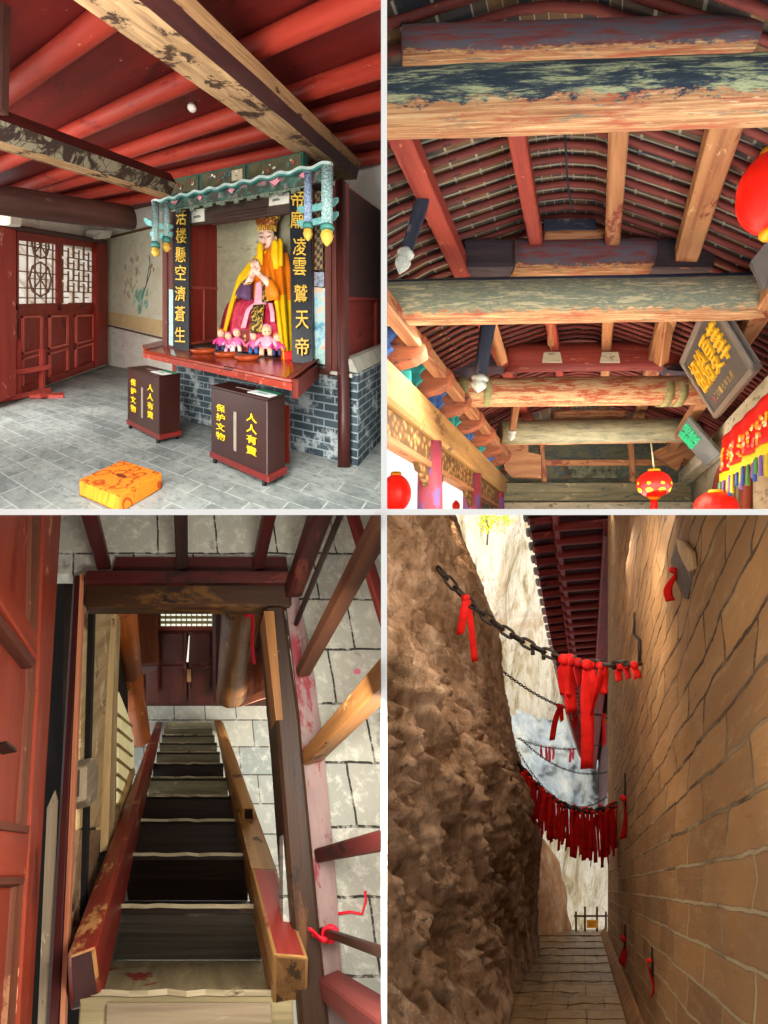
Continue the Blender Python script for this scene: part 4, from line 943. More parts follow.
m = MB(); m.tube([at(565, 132, Y2 - .75), at(567, 175, Y2 - .5), at(572, 212, Y2 - .3)], .007, 6); obj('hanging_wire', m, plain('wire_dark', '20242c', .5), label='thin dark wire hanging under the ridge rafters', cat='wire')
m = MB(); m.prism([at(544, 219, Y2 + .1), at(596, 219, Y2 + .1), at(596, 229, Y2 + .1), at(544, 229, Y2 + .1)], D2 * .1); obj('ridge_tie', m, bluetim, label='dark blue ridge tie under the curved rafters at the roof centre', cat='tie')
cross('ridge_bar', 'thin orange bar under the ridge above the short upper tie', (543, 236), (604, 234), Y2 + .15, 5, ortim, 'bar')
# truss three
cross('roof_beam', 'red upper tie with two cream patches in the third truss', (505, 358), (674, 356), Y3 + .2, 14, redtim, seed=5)
for x, lab in ((552, 'left'), (610, 'right')):
    m = MB(); q = [(x - 8, 352), (x + 8, 352), (x + 10, 361), (x - 10, 361)]; m.prism([at(*p, Y3 + .0) for p in q], D2 * .06); obj('painted_patch', m, palestone, label='cream painted patch on the red upper tie, %s of the two' % lab, cat='patch')
for (px, lab) in (([(436, 345), (512, 347), (512, 366), (470, 367), (462, 371), (440, 371)], 'dark blue bracket block left of the red upper tie'), ([(652, 347), (690, 345), (690, 372), (668, 370), (658, 362), (648, 361)], 'dark bracket block right of the red upper tie')):
    m = MB(); m.prism([at(*p, Y3 + .1) for p in px], D2 * .25); obj('bracket_block', m, wood('bracket_blue', '2f3344', '5a4446', 8, .1, ('9a5f40', .25, 6)), label=lab, cat='block')
cross('roof_beam', 'third beam painted with red and green scrolls, behind the red upper tie', (448, 393), (706, 390), Y3, 14.5, red_m, seed=6)
m = MB()
for x, c_ in ((462, 0), (485, 1), (663, 1), (676, 0)): m.log(at(x - 4, 392, Y3), at(x + 4, 392, Y3), 14.9 * Y3 / F, seg=18)
obj('painted_band', m, wood('band_green', '6a7a50', 'a39a6a', 14, .3), label='green painted bands round both ends of the third beam', cat='band')
# truss four and the end wall
cross('roof_beam', 'fourth beam with grey green scroll painting in front of the end wall', (500, 433), (694, 430), Y4, 12.5, olive_m, seed=7)
cross('roof_beam', 'short red and gold tie just above the fourth beam', (552, 415), (626, 414), Y4 + .2, 5, red_m, seed=8)
for (y, r, x0, x1, mm, Y, lab) in ((463, 3, 508, 690, ortim, 8.7, 'slender orange rail below the fourth beam'), (488, 5, 503, 690, olive_flat, 9.2, 'upper grey green beam on the end wall'), (497, 4, 503, 690, olive_flat, 9.2, 'middle grey green beam on the end wall'), (507, 4.5, 502, 692, palestone, 9.15, 'lowest pale green beam on the end wall')):
    m = MB(); m.stick(at(x0, y, Y), at(x1, y - .5, Y), .1, r * 2 * Y / F); m.bevel(.01); obj('end_beam', m, mm, label=lab, cat='beam', kind='thing')
n = NT('end_wall_paint'); k = n.noise(n.coord('Object', (1, 1, 2)), 2.2, 6, .7, .8)
endm = n.out(n.ramp(k, [(.3, '56604f'), (.45, '8b8a6c'), (.55, '5f6f70'), (.68, 'b0854f')]), .85)
m = MB(); m.prism([at(480, 516, 9.8), at(720, 516, 9.8), at(720, 430, 9.8), at(480, 430, 9.8)], D2 * .1); struct('wall_gallery_end', m, endm)
m = MB(); m.prism([at(566, 463, 9.5), at(622, 463, 9.5), at(617, 478, 9.5), at(572, 478, 9.5)], D2 * .08)
obj('painted_board', m, plain('panel_blue_gold', '7d7f66', .8, .5, 9), label='small blue and gold painted panel in the middle of the end wall', cat='panel')
for (x, lab) in ((541, 'slim orange post under the fourth beam left of the painted panel'), (630, 'slim orange post under the fourth beam beside the hanging lantern')):
    m = MB(); m.stick(at(x + 3, 478, 8.6), at(x, 442, 8.6), .07, .07, V((0, 1, 0))); m.ball(at(x + 3, 479, 8.6), .06, nu=10, nv=6); obj('short_post', m, ortim, label=lab, cat='post')
for (px, lab) in (([(500, 445), (528, 444), (528, 452), (541, 455), (541, 478), (512, 477), (505, 470)], 'orange carved bracket at the left end of the fourth beam'), ([(652, 452), (680, 440), (700, 448), (700, 462), (684, 458), (678, 470), (664, 462)], 'orange carved bracket at the right end of the fourth beam')):
    m = MB(); m.prism([at(*p, 8.4) for p in px], D2 * .12); obj('carved_bracket', m, ortim, label=lab, cat='bracket')
# hanging posts with carved tips
tipm = plain('tip_white', 'b8c0b8', .7, .3, 20)
def drop(lab, a, b, Y, w_, tip, mat):
    p, q = at(*a, Y), at(*b, Y); t = thing('hanging_post', lab, 'post', q, 'hanging posts with carved tips')
    m = MB(); m.stick(q, p, w_ * Y / F * .8, w_ * Y / F * .8, V((0, 1, 0)), w1=w_ * Y / F, h1=w_ * Y / F); m.bevel(.008); obj('shaft', m, mat, t)
    d = (q - p).normalized(); s = tip * Y / F; r = w_ * Y / F * .5; e1 = d.cross(V((0, 1, 0))).normalized(); e2 = d.cross(e1)
    m = MB(); m.loft([[q + d * zz * s + (e1 * math.cos(x) + e2 * math.sin(x)) * r * k_ * (1 + .05 * math.cos(4 * x)) for x in [i * math.pi / 8 for i in range(16)]] for zz, k_ in ((-.15, .9), (0, 1.2), (.12, 1.15), (.25, .85), (.42, 1.1), (.6, 1.0), (.8, .6), (1, .08))]); obj('carved_tip', m, tipm, t)
drop('blue grey hanging post with white carved tip at upper left, before the red purlin', (426, 190), (406, 253), 3.3, 14, 22, bluetim)
drop('dark hanging post with white carved tip below the second beam', (489, 318), (480, 378), 4.6, 14, 15, bluetim)
drop('small hanging post with pale tip at the left end of the fourth beam', (516, 405), (512, 432), 6.9, 7, 9, ortim)
# posts and struts in the second bay
for (a, b, Y, w_, mm, lab) in (((490, 318), (503, 362), 5.0, 12, ortim, 'orange strut slanting down behind the dark hanging post'), ((551, 318), (551, 345), 5.2, 8, ortim, 'short orange strut under the second beam near the ridge'), ((612, 318), (609, 343), 5.2, 6, ortim, 'thin orange strut under the second beam right of the ridge'), ((667, 315), (661, 362), 5.0, 15, ortim, 'broad orange strut under the second beam left of the plaque')):
    m = MB(); m.stick(at(*b, Y + .6), at(*a, Y), w_ * Y / F * .75, w_ * Y / F * .75, V((0, 1, .2))); m.bevel(.01); obj('roof_strut', m, mm, label=lab, cat='strut')

# --- left eave: architrave, frieze, columns, bracket row
xo = -1.73
m = MB(); a, b = gal(xo, 1.46, 3.2), gal(xo, 1.46, 9.5); m.stick(a, b, .24, .34); m.bevel(.03)
obj('eave_beam', m, wood('eave_beam', '8a693e', 'ad8752', 7, .08, ('6b4a2a', .25, 4), ('c2a270', .15, 9)), label='long ochre eave beam running along the open left side of the gallery', cat='beam', kind='thing')
n = NT('carved_frieze'); uv = n.coord('UV'); v1 = n.new('ShaderNodeTexVoronoi'); v1.inputs['Scale'].default_value = 14; n.link(uv, v1.inputs['Vector'])
friz = n.out(n.ramp(v1.outputs[0], [(.1, 'b0915f'), (.35, '8f6d40'), (.6, '5e4224')]), .8, v1.outputs[0], .8, .02)
t = thing('carved_frieze', 'carved ochre frieze panels hanging below the left eave beam', 'frieze', gal(xo, .95, 6))
for y0, y1 in ((3.2, 5.15), (5.4, 6.95), (7.2, 8.75), (9.0, 9.5)):
    m = MB(); m.stick(gal(xo, 1.16, y0), gal(xo, 1.16, y1), .1, .24); obj('panel', m, friz, t)
    m = MB(); m.stick(gal(xo, 1.03, y0), gal(xo, 1.03, y1), .13, .05); obj('lower_rail', m, ortim, t)
colm = wood('column_violet_red', '8a3a4c', 'a84a58', 4, .2, ('6f5a9a', .35, 2), None, .5)
for k, Y in enumerate((5.27, 7.1, 8.9)):
    lab = ['nearest violet red gallery column on the open left side', 'second violet red gallery column along the open left side', 'farthest red gallery column beside the end wall'][k]
    t = thing('gallery_column', lab, 'column', gal(xo, .1, Y), 'gallery columns on the left', kind='thing')
    base = gal(xo, 0, Y); base.z = -.05
    m = MB(); m.log(base, gal(xo, 1.3, Y), .135, .125, 16, up=V((0, 1, 0))); obj('shaft', m, colm, t)
    for s in (-1, 1):
        m = MB(); L = .42; pts = [(0, 1.0), (.10, 1.0), (L, 1.0), (L * .85, .93), (L * .62, .92), (L * .5, .88), (.2, .87), (.14, .83), (.1, .79), (0, .78)]
        m.prism([gal(xo, z, Y) + D2 * s * q - V((.03, 0, 0)) for q, z in pts], V((.06, 0, 0))); obj('carved_corbel', m, friz, t)
tealm = plain('bracket_teal', '2f9a94', .6, .3, 9); bluem = plain('bracket_blue', '4468a8', .6, .3, 9); brn = wood('bracket_brown', '70402e', 'a05a38', 9, .15, ('4a2c34', .25, 5))
for k in range(8):
    Y = 4.15 + k * .7; t = thing('eave_bracket', 'brown curved bracket with scalloped edge in the row over the left eave beam', 'bracket', gal(-1.7, 1.64, Y), 'bracket row over the left eave beam')
    pts = [(-1.80, 1.64), (-1.66, 1.66), (-1.52, 1.70), (-1.42, 1.76), (-1.38, 1.86), (-1.40, 1.92), (-1.80, 1.95)]
    m = MB(); m.prism([gal(x, z, Y) for x, z in pts], D2 * .15); m.bevel(.03, 2); obj('curved_arm', m, brn, t)
    m = MB(); q = []
    for i in range(13):
        f = i / 12; q.append(gal(-1.68 + .09 * f - .05 * abs(math.sin(f * math.pi * 3)), 1.66 + .36 * f, Y - .06))
    q += [gal(-1.60 - .16, 2.02, Y - .06), gal(-1.86, 1.66, Y - .06)]; m.prism(q, D2 * .05); obj('scalloped_edge', m, tealm if k % 2 else bluem, t)
    m = MB(); m.stick(gal(-1.74, 1.63, Y + .42), gal(-1.74, 1.78, Y + .42), .14, .12, V((0, 1, 0))); m.bevel(.02); obj('bearing_block', m, bluem if k % 2 else tealm, t)
m = MB(); m.prism([gal(-1.95, 1.6, 3.4), gal(-1.86, 1.6, 3.4), gal(-1.86, 2.4, 3.4), gal(-1.95, 2.4, 3.4)], D2 * 6.1); struct('wall_gallery_left', m, bluetim)

# --- right side: pale wall beam, wall with arched window
xr = 1.73
m = MB(); m.stick(gal(xr, 1.66, 3.5), gal(xr, 1.66, 9.5), .24, .22); m.bevel(.03)
obj('wall_beam', m, palestone, label='pale stained wall beam running along the right side under the plaques', cat='beam', kind='thing')
wm = wood('gallery_wall', 'c9bf9f', 'ddd5ba', 3, .5, ('a09a80', .3, 5), None, .9, .2)
m = MB(); m.prism([gal(xr + .16, 0, 3.4), gal(xr + .3, 0, 3.4), gal(xr + .3, 2.5, 3.4), gal(xr + .16, 2.5, 3.4)], D2 * 6.3); struct('wall_gallery_right', m, wm)
t = thing('arched_window', 'red framed arched window in the pale right wall below the banner', 'window', gal(xr + .1, .3, 6.6))
arch = [(6.0 + .75 + .75 * math.cos(a), 1.0 + .42 * math.sin(a)) for a in [math.pi * i / 12 for i in range(13)]]
m = MB(); m.tube([gal(xr + .1, .2, 7.5)] + [gal(xr + .1, z, y) for y, z in arch] + [gal(xr + .1, .2, 6.0)], .06, 8); obj('arch_frame', m, plain('arch_red', '9c4a3a', .6, .15), t)
m = MB(); m.prism([gal(xr + .13, z, y) for y, z in [(7.5, .2)] + arch + [(6.0, .2)]], V((.02, 0, 0))); obj('shutter', m, wood('shutter_grey', '6a655a', '8f8a78', 12, .05), t)
m = MB()
for i in range(6): m.stick(gal(xr + .11, .2, 6.15 + i * .23), gal(xr + .11, 1.25, 6.15 + i * .23), .03, .04, V((0, 1, 0)))
obj('window_bars', m, plain('bars_cream', 'b8ad8d', .7), t)
m = MB(); m.log(gal(1.35, -.02, 5.95), gal(1.35, .46, 5.95), .13, .13, 14, up=V((0, 1, 0)), mi=0); obj('red_drum_post', m, wood('drum_red', 'a5402e', 'c25a40', 5, .2, ('5c7fa8', .3, 3)), label='short red and blue post by the lower right lantern', cat='post')

# --- black plaque with gold characters
def rowpatch(zx0, zx1, ya, yb):
    """tilted board hung along the wall: upper edge zx0, lower edge zx1 (xo, z), from far yb to near ya"""
    return Patch(gal(*zx1, yb), gal(*zx1, ya), gal(*zx0, ya), gal(*zx0, yb))
P = rowpatch((.93, 2.17), (1.31, 1.56), 3.98, 5.3)
if P.n.x > 0: P.n = -P.n
t = thing('name_plaque', 'large black plaque with four raised gold characters on the right wall', 'plaque', P.p(.5, 0))
fr = wood('plaque_frame', '5f564e', '7d7266', 9, .05, ('3a3430', .2, 5)); bd_m = plain('plaque_black', '4f4a47', .55, .1, 4)
m = MB(); P.box(m, .04, 1, .06, .94, -.03, .01); obj('board', m, bd_m, t)
for (u0, u1, v0, v1) in ((0, .05, 0, 1), (.95, 1, 0, 1), (0, 1, 0, .08), (0, 1, .92, 1)):
    m = MB(); P.box(m, u0, u1, v0, v1, -.04, .035); m.bevel(.008); obj('frame_side', m, fr, t)
m = MB()
for i, ch in enumerate('祖始夏華'): letter(m, P, ch, .10 + i * .20, .27 + i * .20, .36, .82, .008, .035)
obj('gold_lettering', m, plain('plaque_gold', 'eab52a', .35, .1), t)
m = MB()
for i, ch in enumerate('二〇一七年九月'): letter(m, P, ch, .22 + i * .07, .265 + i * .07, .17, .26, .008, .014)
obj('small_lettering', m, plain('small_gold', 'a98d4a', .5), t)
m = MB(); P.box(m, .17, .2, .16, .25, .008, .014); obj('seal_mark', m, plain('seal_red', 'a04048', .5), t)
P = rowpatch((1.17, 1.84), (1.47, 1.50), 6.2, 7.0)
if P.n.x > 0: P.n = -P.n
t = thing('name_plaque', 'smaller grey plaque with green characters behind the large black plaque', 'plaque', P.p(.5, 0))
m = MB(); P.box(m, 0, 1, -.35, 1, -.03, .01); m.bevel(.006); obj('board', m, plain('plaque_grey', '5f605a', .6, .15, 4), t)
m = MB()
for i, ch in enumerate('駿提'): letter(m, P, ch, .08 + i * .4, .45 + i * .4, .32, .95, .008, .03)
obj('green_lettering', m, plain('plaque_green', '2fae74', .5), t)
m = MB(); m.prism([at(751, 261, 3.2), at(778, 228, 3.0), at(790, 262, 3.0), at(764, 290, 3.2)], D2 * .04); obj('dark_plaque_corner', m, bd_m, label='corner of another dark plaque cut off at the right edge below the big lantern', cat='plaque')

# --- embroidered banner
P = Patch(gal(1.43, 1.02, 5.6), gal(1.43, 1.02, 3.9), gal(1.43, 1.42, 3.9), gal(1.43, 1.42, 5.6)); P.n = V((-1, .42, 0)).normalized()
t = thing('embroidered_banner', 'red banner with gold embroidery, yellow border and coloured tassels on the right', 'banner', P.p(.5, 0))
n = NT('banner_cloth'); red_b = n.out('e01410', .6)
fold = lambda u, v_: .02 * math.sin(u * 26) * (1 - v_ * .6)
m = MB(); m.sheet(lambda u, v_: P.p(u, v_, fold(u, v_)), 40, 8, .006, 0, -P.n); obj('cloth', m, red_b, t)
rnd = random.Random(3); m = MB()
for i in range(9):
    u = .06 + i * .11
    for j in range(16):
        uu, vv = u + rnd.uniform(-.035, .035), rnd.uniform(.10, .62); a = rnd.uniform(.012, .022)
        m.hexa([P.p(uu + a * math.cos(x), vv + a * 3.2 * math.sin(x), fold(uu, vv) + .003) for x in [k_ * math.pi / 3 for k_ in range(6)]], [P.p(uu + a * .6 * math.cos(x), vv + a * 2 * math.sin(x), fold(uu, vv) + .014) for x in [k_ * math.pi / 3 for k_ in range(6)]], rnd.choice((0, 0, 1, 2)))
obj('gold_embroidery', m, [plain('embroidery_gold', 'f0a818', .45), plain('embroidery_cream', 'f2d9a0', .5), plain('embroidery_pink', 'f07a6a', .5)], t)
m = MB(); m.sheet(lambda u, v_: P.p(u, -.02 - .24 * (1 - v_), fold(u, 0) + .012 + .008 * math.sin(u * 70)), 60, 4, .008, 0, -P.n); obj('yellow_border', m, plain('border_yellow', 'f2d21c', .55, .1, 12), t)
for i in range(22):
    u = .02 + i * .045; m = MB(); L = .16 + .03 * math.sin(i * 2.1)
    m.loft([[P.p(u + .012 * k_ * math.cos(x), -.25 - L * f, .02 + fold(u, 0) + .016 * k_ * math.sin(x)) for x in [j * math.pi / 4 for j in range(8)]] for f, k_ in ((0, .5), (.25, .8), (1.2, 1), (2.6, 1.15))])
    obj('tassel', m, (plain('tassel_blue', '3f62b0', .7), plain('tassel_green', '5f9a4a', .7), plain('tassel_violet', '8a6ab0', .7), plain('tassel_yellow', 'd9c23a', .7))[i % 4], t)

# --- lanterns
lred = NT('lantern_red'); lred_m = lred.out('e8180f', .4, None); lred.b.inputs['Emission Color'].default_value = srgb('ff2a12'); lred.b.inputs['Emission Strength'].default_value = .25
lgold = plain('lantern_gold', 'f2a51c', .35, .1)
def lantern(lab, c, r, squash, cord=None, tassel=True, spots=True):
    c = V(c); t = thing('red_lantern', lab, 'lantern', c - Z * r)
    m = MB(); nrib = 16; rings = []
    for k in range(15):
        ph = -math.pi / 2 * .93 + math.pi * .93 * k / 14
        rings.append([c + V((r * math.cos(ph) * (1 - .03 * abs(math.sin(nrib * a / 2))) * math.cos(a), r * math.cos(ph) * (1 - .03 * abs(math.sin(nrib * a / 2))) * math.sin(a), r * squash * math.sin(ph))) for a in [2 * math.pi * i / 48 for i in range(48)]])
    m.loft(rings); obj('shade', m, lred_m, t)
    for s, nm in ((1, 'top_cap'), (-1, 'bottom_cap')):
        m = MB(); ring = lambda rr, z: [c + V((rr * math.cos(a), rr * math.sin(a), z)) for a in [i * math.pi / 10 for i in range(20)]]
        m.loft([ring(r * .36, s * r * squash * .93), ring(r * .36, s * r * squash * 1.04), ring(r * .28, s * r * squash * 1.12), ring(r * .05, s * r * squash * 1.14)]); obj(nm, m, lgold, t)
    if spots:
        for j in range(8):
            a = 2 * math.pi * j / 8; m = MB()
            for (z, rr) in ((-.45, .17), (.05, .10)):
                q = c + V((r * math.cos(math.asin(z)) * math.cos(a), r * math.cos(math.asin(z)) * math.sin(a), z * r * squash)); e = (q - c).normalized(); tn = e.cross(Z).normalized(); m.ball(q - e * .012 * r, r * rr * 1.3, r * .03, r * rr, nu=10, nv=6, ex=tn, ey=e, ez=tn.cross(e))
            obj('gold_motif', m, lgold, t)
    if tassel:
        q = c - Z * r * squash * 1.12; m = MB(); ring = lambda rr, z: [q + V((rr * math.cos(a), rr * math.sin(a), z)) for a in [i * math.pi / 8 for i in range(16)]]
        m.loft([ring(r * .1, 0), ring(r * .22, -.1 * r), ring(r * .2, -.3 * r), ring(r * .26, -1.1 * r)]); obj('tassel', m, lred_m, t)
    if cord:
        m = MB(); m.tube([c + Z * r * squash * 1.1 + V((dx, 0, 0)) for dx in (0,)] + [V(cord)], .012, 6); obj('cord', m, plain('cord_cream', 'c9b48a', .7), t)
lantern('round red and gold lantern hanging before the end wall', at(654, 484, 7.0), .225, .86, at(651, 442, 7.0))
lantern('large plain red lantern cut off by the right edge', at(772, 193, 3.0), .185, 1.3, None, False, False)
lantern('ribbed red lantern low at the bottom edge, beneath the banner', at(716, 507, 5.4), .21, .8, None, False, False)
lantern('pink red lantern outside the gallery at the left, against the white sky', at(396, 493, 5.6), .17, 1.25, None, False, False)
lantern('tiny orange yellow lantern outside between the two nearest columns', at(456, 506, 9), .07, 1.3, None, False, True)

# ================================================================== place three (lower left): steep stair seen down through its hatch
BAY[:] = [-1, -1]
Nv = V((-.388, 1, -.746)); Fv = V((-.233, .442, 1)); U3 = -Nv      # straight down; forward along the floor; up
def lv(c): return Plane((0, c, 0), (0, 1, -.442))         # level surface
CT, CL = 2.0, 8.0                                         # landing floor and ground floor
def sl(mb, plane, px, vec, mi=0): mb.prism([plane.hit(*p) for p in px], vec, mi); return mb
n = NT('landing_pavers'); uv = n.coord('UV'); br = n.new('ShaderNodeTexBrick'); br.offset = .42
for k, val in (('Scale', 1), ('Mortar Size', .004), ('Brick Width', .23), ('Row Height', .165), ('Mortar Smooth', .3)): br.inputs[k].default_value = val
br.inputs['Color1'].default_value = srgb('a7a596'); br.inputs['Color2'].default_value = srgb('8d8d83'); br.inputs['Mortar'].default_value = srgb('2e2a24')
wv_ = n.noise(uv, 6, 3); wo = n.new('ShaderNodeVectorMath', operation='ADD'); n.link(uv, wo.inputs[0])
sc_ = n.new('ShaderNodeVectorMath', operation='SCALE'); n.link(wv_, sc_.inputs[0]); sc_.inputs['Scale'].default_value = .02; n.link(sc_.outputs[0], wo.inputs[1]); n.link(wo.outputs[0], br.inputs['Vector'])
d = n.noise(uv, 24, 6, .75); st = n.noise(uv, 5, 4, .7)
c = n.mix(n.mask(d, .5, .72), br.outputs[0], 'cbc9bb'); c = n.mix(n.mask(st, .60, .7), c, '6f6c60')
land_m = n.out(c, .85, n.math('SUBTRACT', d, n.math('MULTIPLY', br.outputs[1], 1.5)), .5, .01)
n = NT('ground_pavers'); uv = n.coord('UV'); br = n.new('ShaderNodeTexBrick'); br.offset = .5
for k, val in (('Scale', 1), ('Mortar Size', .008), ('Brick Width', .42), ('Row Height', .30), ('Mortar Smooth', .3)): br.inputs[k].default_value = val
br.inputs['Color1'].default_value = srgb('b0aea0'); br.inputs['Color2'].default_value = srgb('8f958f'); br.inputs['Mortar'].default_value = srgb('4a463d')
n.link(uv, br.inputs['Vector']); d = n.noise(uv, 9, 6, .7); c = n.mix(n.mask(d, .5, .75), br.outputs[0], 'cfccbc'); grnd_m = n.out(c, .85, d, .3, .01)
def fuv(mb, o, rot=False):
    for f in mb.bm.faces:
        for l in f.loops:
            q = l.vert.co - o; fz = q.z + .746 * (q.y - .442 * q.z) / (1 + .442 * .746) * 0
            t = (q.y - .442 * q.z) / (1 + .442 * .746); r_ = q - Nv * t; l[mb.uv].uv = (r_.x + .233 * r_.z, r_.z) if not rot else (r_.z, r_.x + .233 * r_.z)
    return mb
FL = lv(CT)
m = MB(); o = FL.hit(300, 700)
for px in ([(283, 1060), (420, 1060), (420, 490), (283, 490)], [(40, 574), (283, 574), (283, 490), (40, 490)]): sl(m, FL, px, Nv * .06)
fuv(m, o); struct('floor_landing', m, land_m)
G = lv(CL); m = MB(); sl(m, G, [(60, 1000), (400, 1000), (400, 640), (60, 640)], Nv * .06); fuv(m, G.hit(190, 720)); struct('floor_ground', m, grnd_m)

dkred = wood('deep_red_timber', '280b09', '421410', 10, .07, ('5e2a1e', .16, 7), ('1c0c0a', .25, 4), .5)
dkbrown = wood('dark_brown_timber', '1e120b', '392312', 10, .06, ('5a3a1e', .2, 6), ('1d120c', .25, 4), .55)
tan = wood('worn_tan_timber', '5e3a1c', '8f6030', 12, .06, ('3a2010', .25, 5), ('b58a50', .15, 6), .55)
redworn = wood('worn_red_paint', '6a2216', '8a3622', 7, .09, ('c98a66', .22, 6), ('521b12', .2, 3), .45)
pinkgrey = wood('pink_grey_sill', '6e5a56', '8a726c', 9, .2, ('7a2c32', .3, 5), ('5e2226', .25, 9), .7)
greyboard = wood('grey_weathered', '6b5c48', '94836a', 14, .05, ('b8a786', .2, 8), ('4a3d2e', .2, 5), .7)

# hatch frame
m = MB(); sl(m, lv(CT - .04), [(84, 606), (292, 606), (290, 572), (86, 572)], Nv * .06); m.bevel(.008)
obj('hatch_header', m, wood('header_brown', '1e120a', '382210', 12, .05, ('553816', .26, 4), ('1d100a', .2, 3), .5), label='dark brown header beam along the far edge of the stair hatch', cat='beam', kind='thing')
m = MB(); sl(m, lv(CT - .07), [(84, 582), (292, 582), (290, 570), (86, 570)], Nv * .1); m.bevel(.006)
sl(m, lv(CT - .02), [(112, 571), (288, 571), (286, 557), (116, 557)], Nv * .05)
obj('hatch_sill', m, dkred, label='dark red sill board lying on the header beam under the balusters', cat='board')
m = MB(); sl(m, lv(CT - .03), [(44, 1060), (58, 1060), (81, 574), (73, 574)], Nv * .05, 0); m.bevel(.008)
obj('hatch_side_beam', m, dkred, label='dark red side beam along the left edge of the stair hatch', cat='beam', kind='thing')
m = MB(); sl(m, lv(CT - .035), [(58, 1060), (63, 1060), (84, 574), (80, 574)], Nv * .03)
obj('lit_edge_strip', m, wood('lit_edge', '8a4a30', 'c07c58', 9, .08), label='pale strip coloured as the lit edge of the left hatch beam', cat='strip')  # light along the beam edge, painted as a pale strip
m = MB(); sl(m, lv(CT - .05), [(303, 1060), (333, 1060), (300, 720), (284, 605), (265, 605), (278, 740)], Nv * .16, 0); m.bevel(.01)
obj('hatch_side_beam', m, dkbrown, label='heavy dark brown beam along the right edge of the stair hatch', cat='beam', kind='thing')
m = MB(); sl(m, lv(CT - .055), [(276, 720), (283, 720), (274, 611), (264, 611)], Nv * .1)
obj('lit_edge_strip', m, tan, label='tan strip for the lit edge on the upper part of the right hatch beam', cat='strip')  # light on this beam's inner edge, put in as tan colour
m = MB(); sl(m, lv(CT - .02), [(326, 1060), (347, 1060), (336, 880), (325, 760), (312, 660), (296, 585), (284, 585), (300, 720)], Nv * .05)
obj('sill_board', m, pinkgrey, label='flat pink and grey paint worn sill board beside the right hatch beam', cat='board')
m = MB(); sl(m, lv(CT - .01), [(36, 1060), (50, 1060), (58, 800), (55, 790), (47, 808)], Nv * .1); obj('gap_board', m, greyboard, label='grey weathered board in the gap between the red door wall and the hatch', cat='board')
m = MB(); sl(m, lv(CT + .3), [(20, 1060), (80, 1060), (95, 560), (55, 560)], Nv * .05); obj('gap_shade_sheet', m, plain('gap_shade_black', '14100d', .9), label='black sheet painted as the shade in the gap left of the hatch', cat='board')  # black sheet stands in for the darkness of the gap

# posts of the hatch railing
def post(lab, px, py, wpx, mat, c=CT - .03, ln=.84, depth=None):
    p = lv(c).hit(px, py); wd = wpx * p.y / F; m = MB()
    if depth is None: m.stick(p, p + U3 * ln, wd, wd * .8, Fv); m.bevel(.004)
    else: m.tube([p, p + U3 * ln], wd / 2, 10)
    return obj('railing_post', m, mat, label=lab, cat='post')
post('dark red railing post at the far left corner of the hatch', 104, 566, 12, dkred)
post('black brown railing post at the middle of the hatch header', 182, 566, 11, wood('black_brown', '160d0a', '2a1812', 9, .08))
post('dark red railing post near the right end of the hatch header', 258, 566, 11, dkred)
post('dark red railing post at the far right corner of the hatch', 293, 592, 16, dkred)
post('thin dark iron rod between two red posts at the right of the hatch', 296, 624, 5, plain('iron_dark', '2c201a', .6), depth=1)
post('brown worn railing post, third along the right side of the hatch', 303, 672, 13, wood('worn_brown_post', '3c2014', '623a20', 10, .06, ('8a5c34', .2, 6)))
post('thick tan railing post halfway along the right side of the hatch', 312, 756, 18, tan)
post('dark maroon railing post below the tan one on the right side', 322, 854, 15, dkred)
post('pinkish red railing post at the bottom right corner', 330, 985, 22, wood('pinkish_red_post', '541f1c', '7c3832', 8, .08, ('b87a68', .2, 6)))
post('slim dark metal rod tied with a red ribbon at lower right', 322, 931, 7, plain('rod_brown', '3a261e', .4), depth=1)
m = MB(); a, b = lv(1.62).hit(348, 500), lv(1.62).hit(392, 640); m.stick(a, b, .035, .035, U3); m.bevel(.006)
obj('handrail', m, wood('handrail_red', '4a1712', '74281e', 9, .06, ('9a5a40', .2, 6)), label='dark red handrail crossing the posts at the upper right', cat='handrail')
rib_m = plain('ribbon_red', 'd8142a', .6, .1)
t = thing('red_ribbon', 'small red ribbon knotted round the metal rod at lower right', 'ribbon', lv(CT - .1).hit(328, 934))
p = lv(CT - .10).hit(330, 935)
m = MB(); m.tube([p + V((.02 * math.cos(a), .004, .02 * math.sin(a))) for a in [i * math.pi / 5 for i in range(10)]], .007, 6, closed=True); obj('knot', m, rib_m, t)
for k, (dx, dz) in enumerate(((-.06, .015), (-.05, .0))):
    m = MB(); m.sheet(lambda u, v_: p + V((dx * u, -.01 - .01 * math.sin(u * 5), dz * u + (v_ - .5) * .012)), 8, 2, .002); obj('tail', m, rib_m, t)
m = MB(); q = [lv(CT - .004).hit(*a) for a in ((336, 914), (350, 912), (362, 914), (366, 900), (365, 891))]; m.tube(q, .004, 6); obj('thread', m, rib_m, label='loose red thread lying on the grey pavers at lower right', cat='thread')
m = MB(); q = lv(CT - .002).hit(357, 672)
m.prism([q + V((.012 * math.cos(a), 0, .012 * math.sin(a))) for a in [i * math.pi / 5 for i in range(10)]], U3 * .001); obj('paint_spot', m, plain('paint_pink', 'c8687a', .8), label='small pink paint spot on a paver at the right', cat='paint spot')

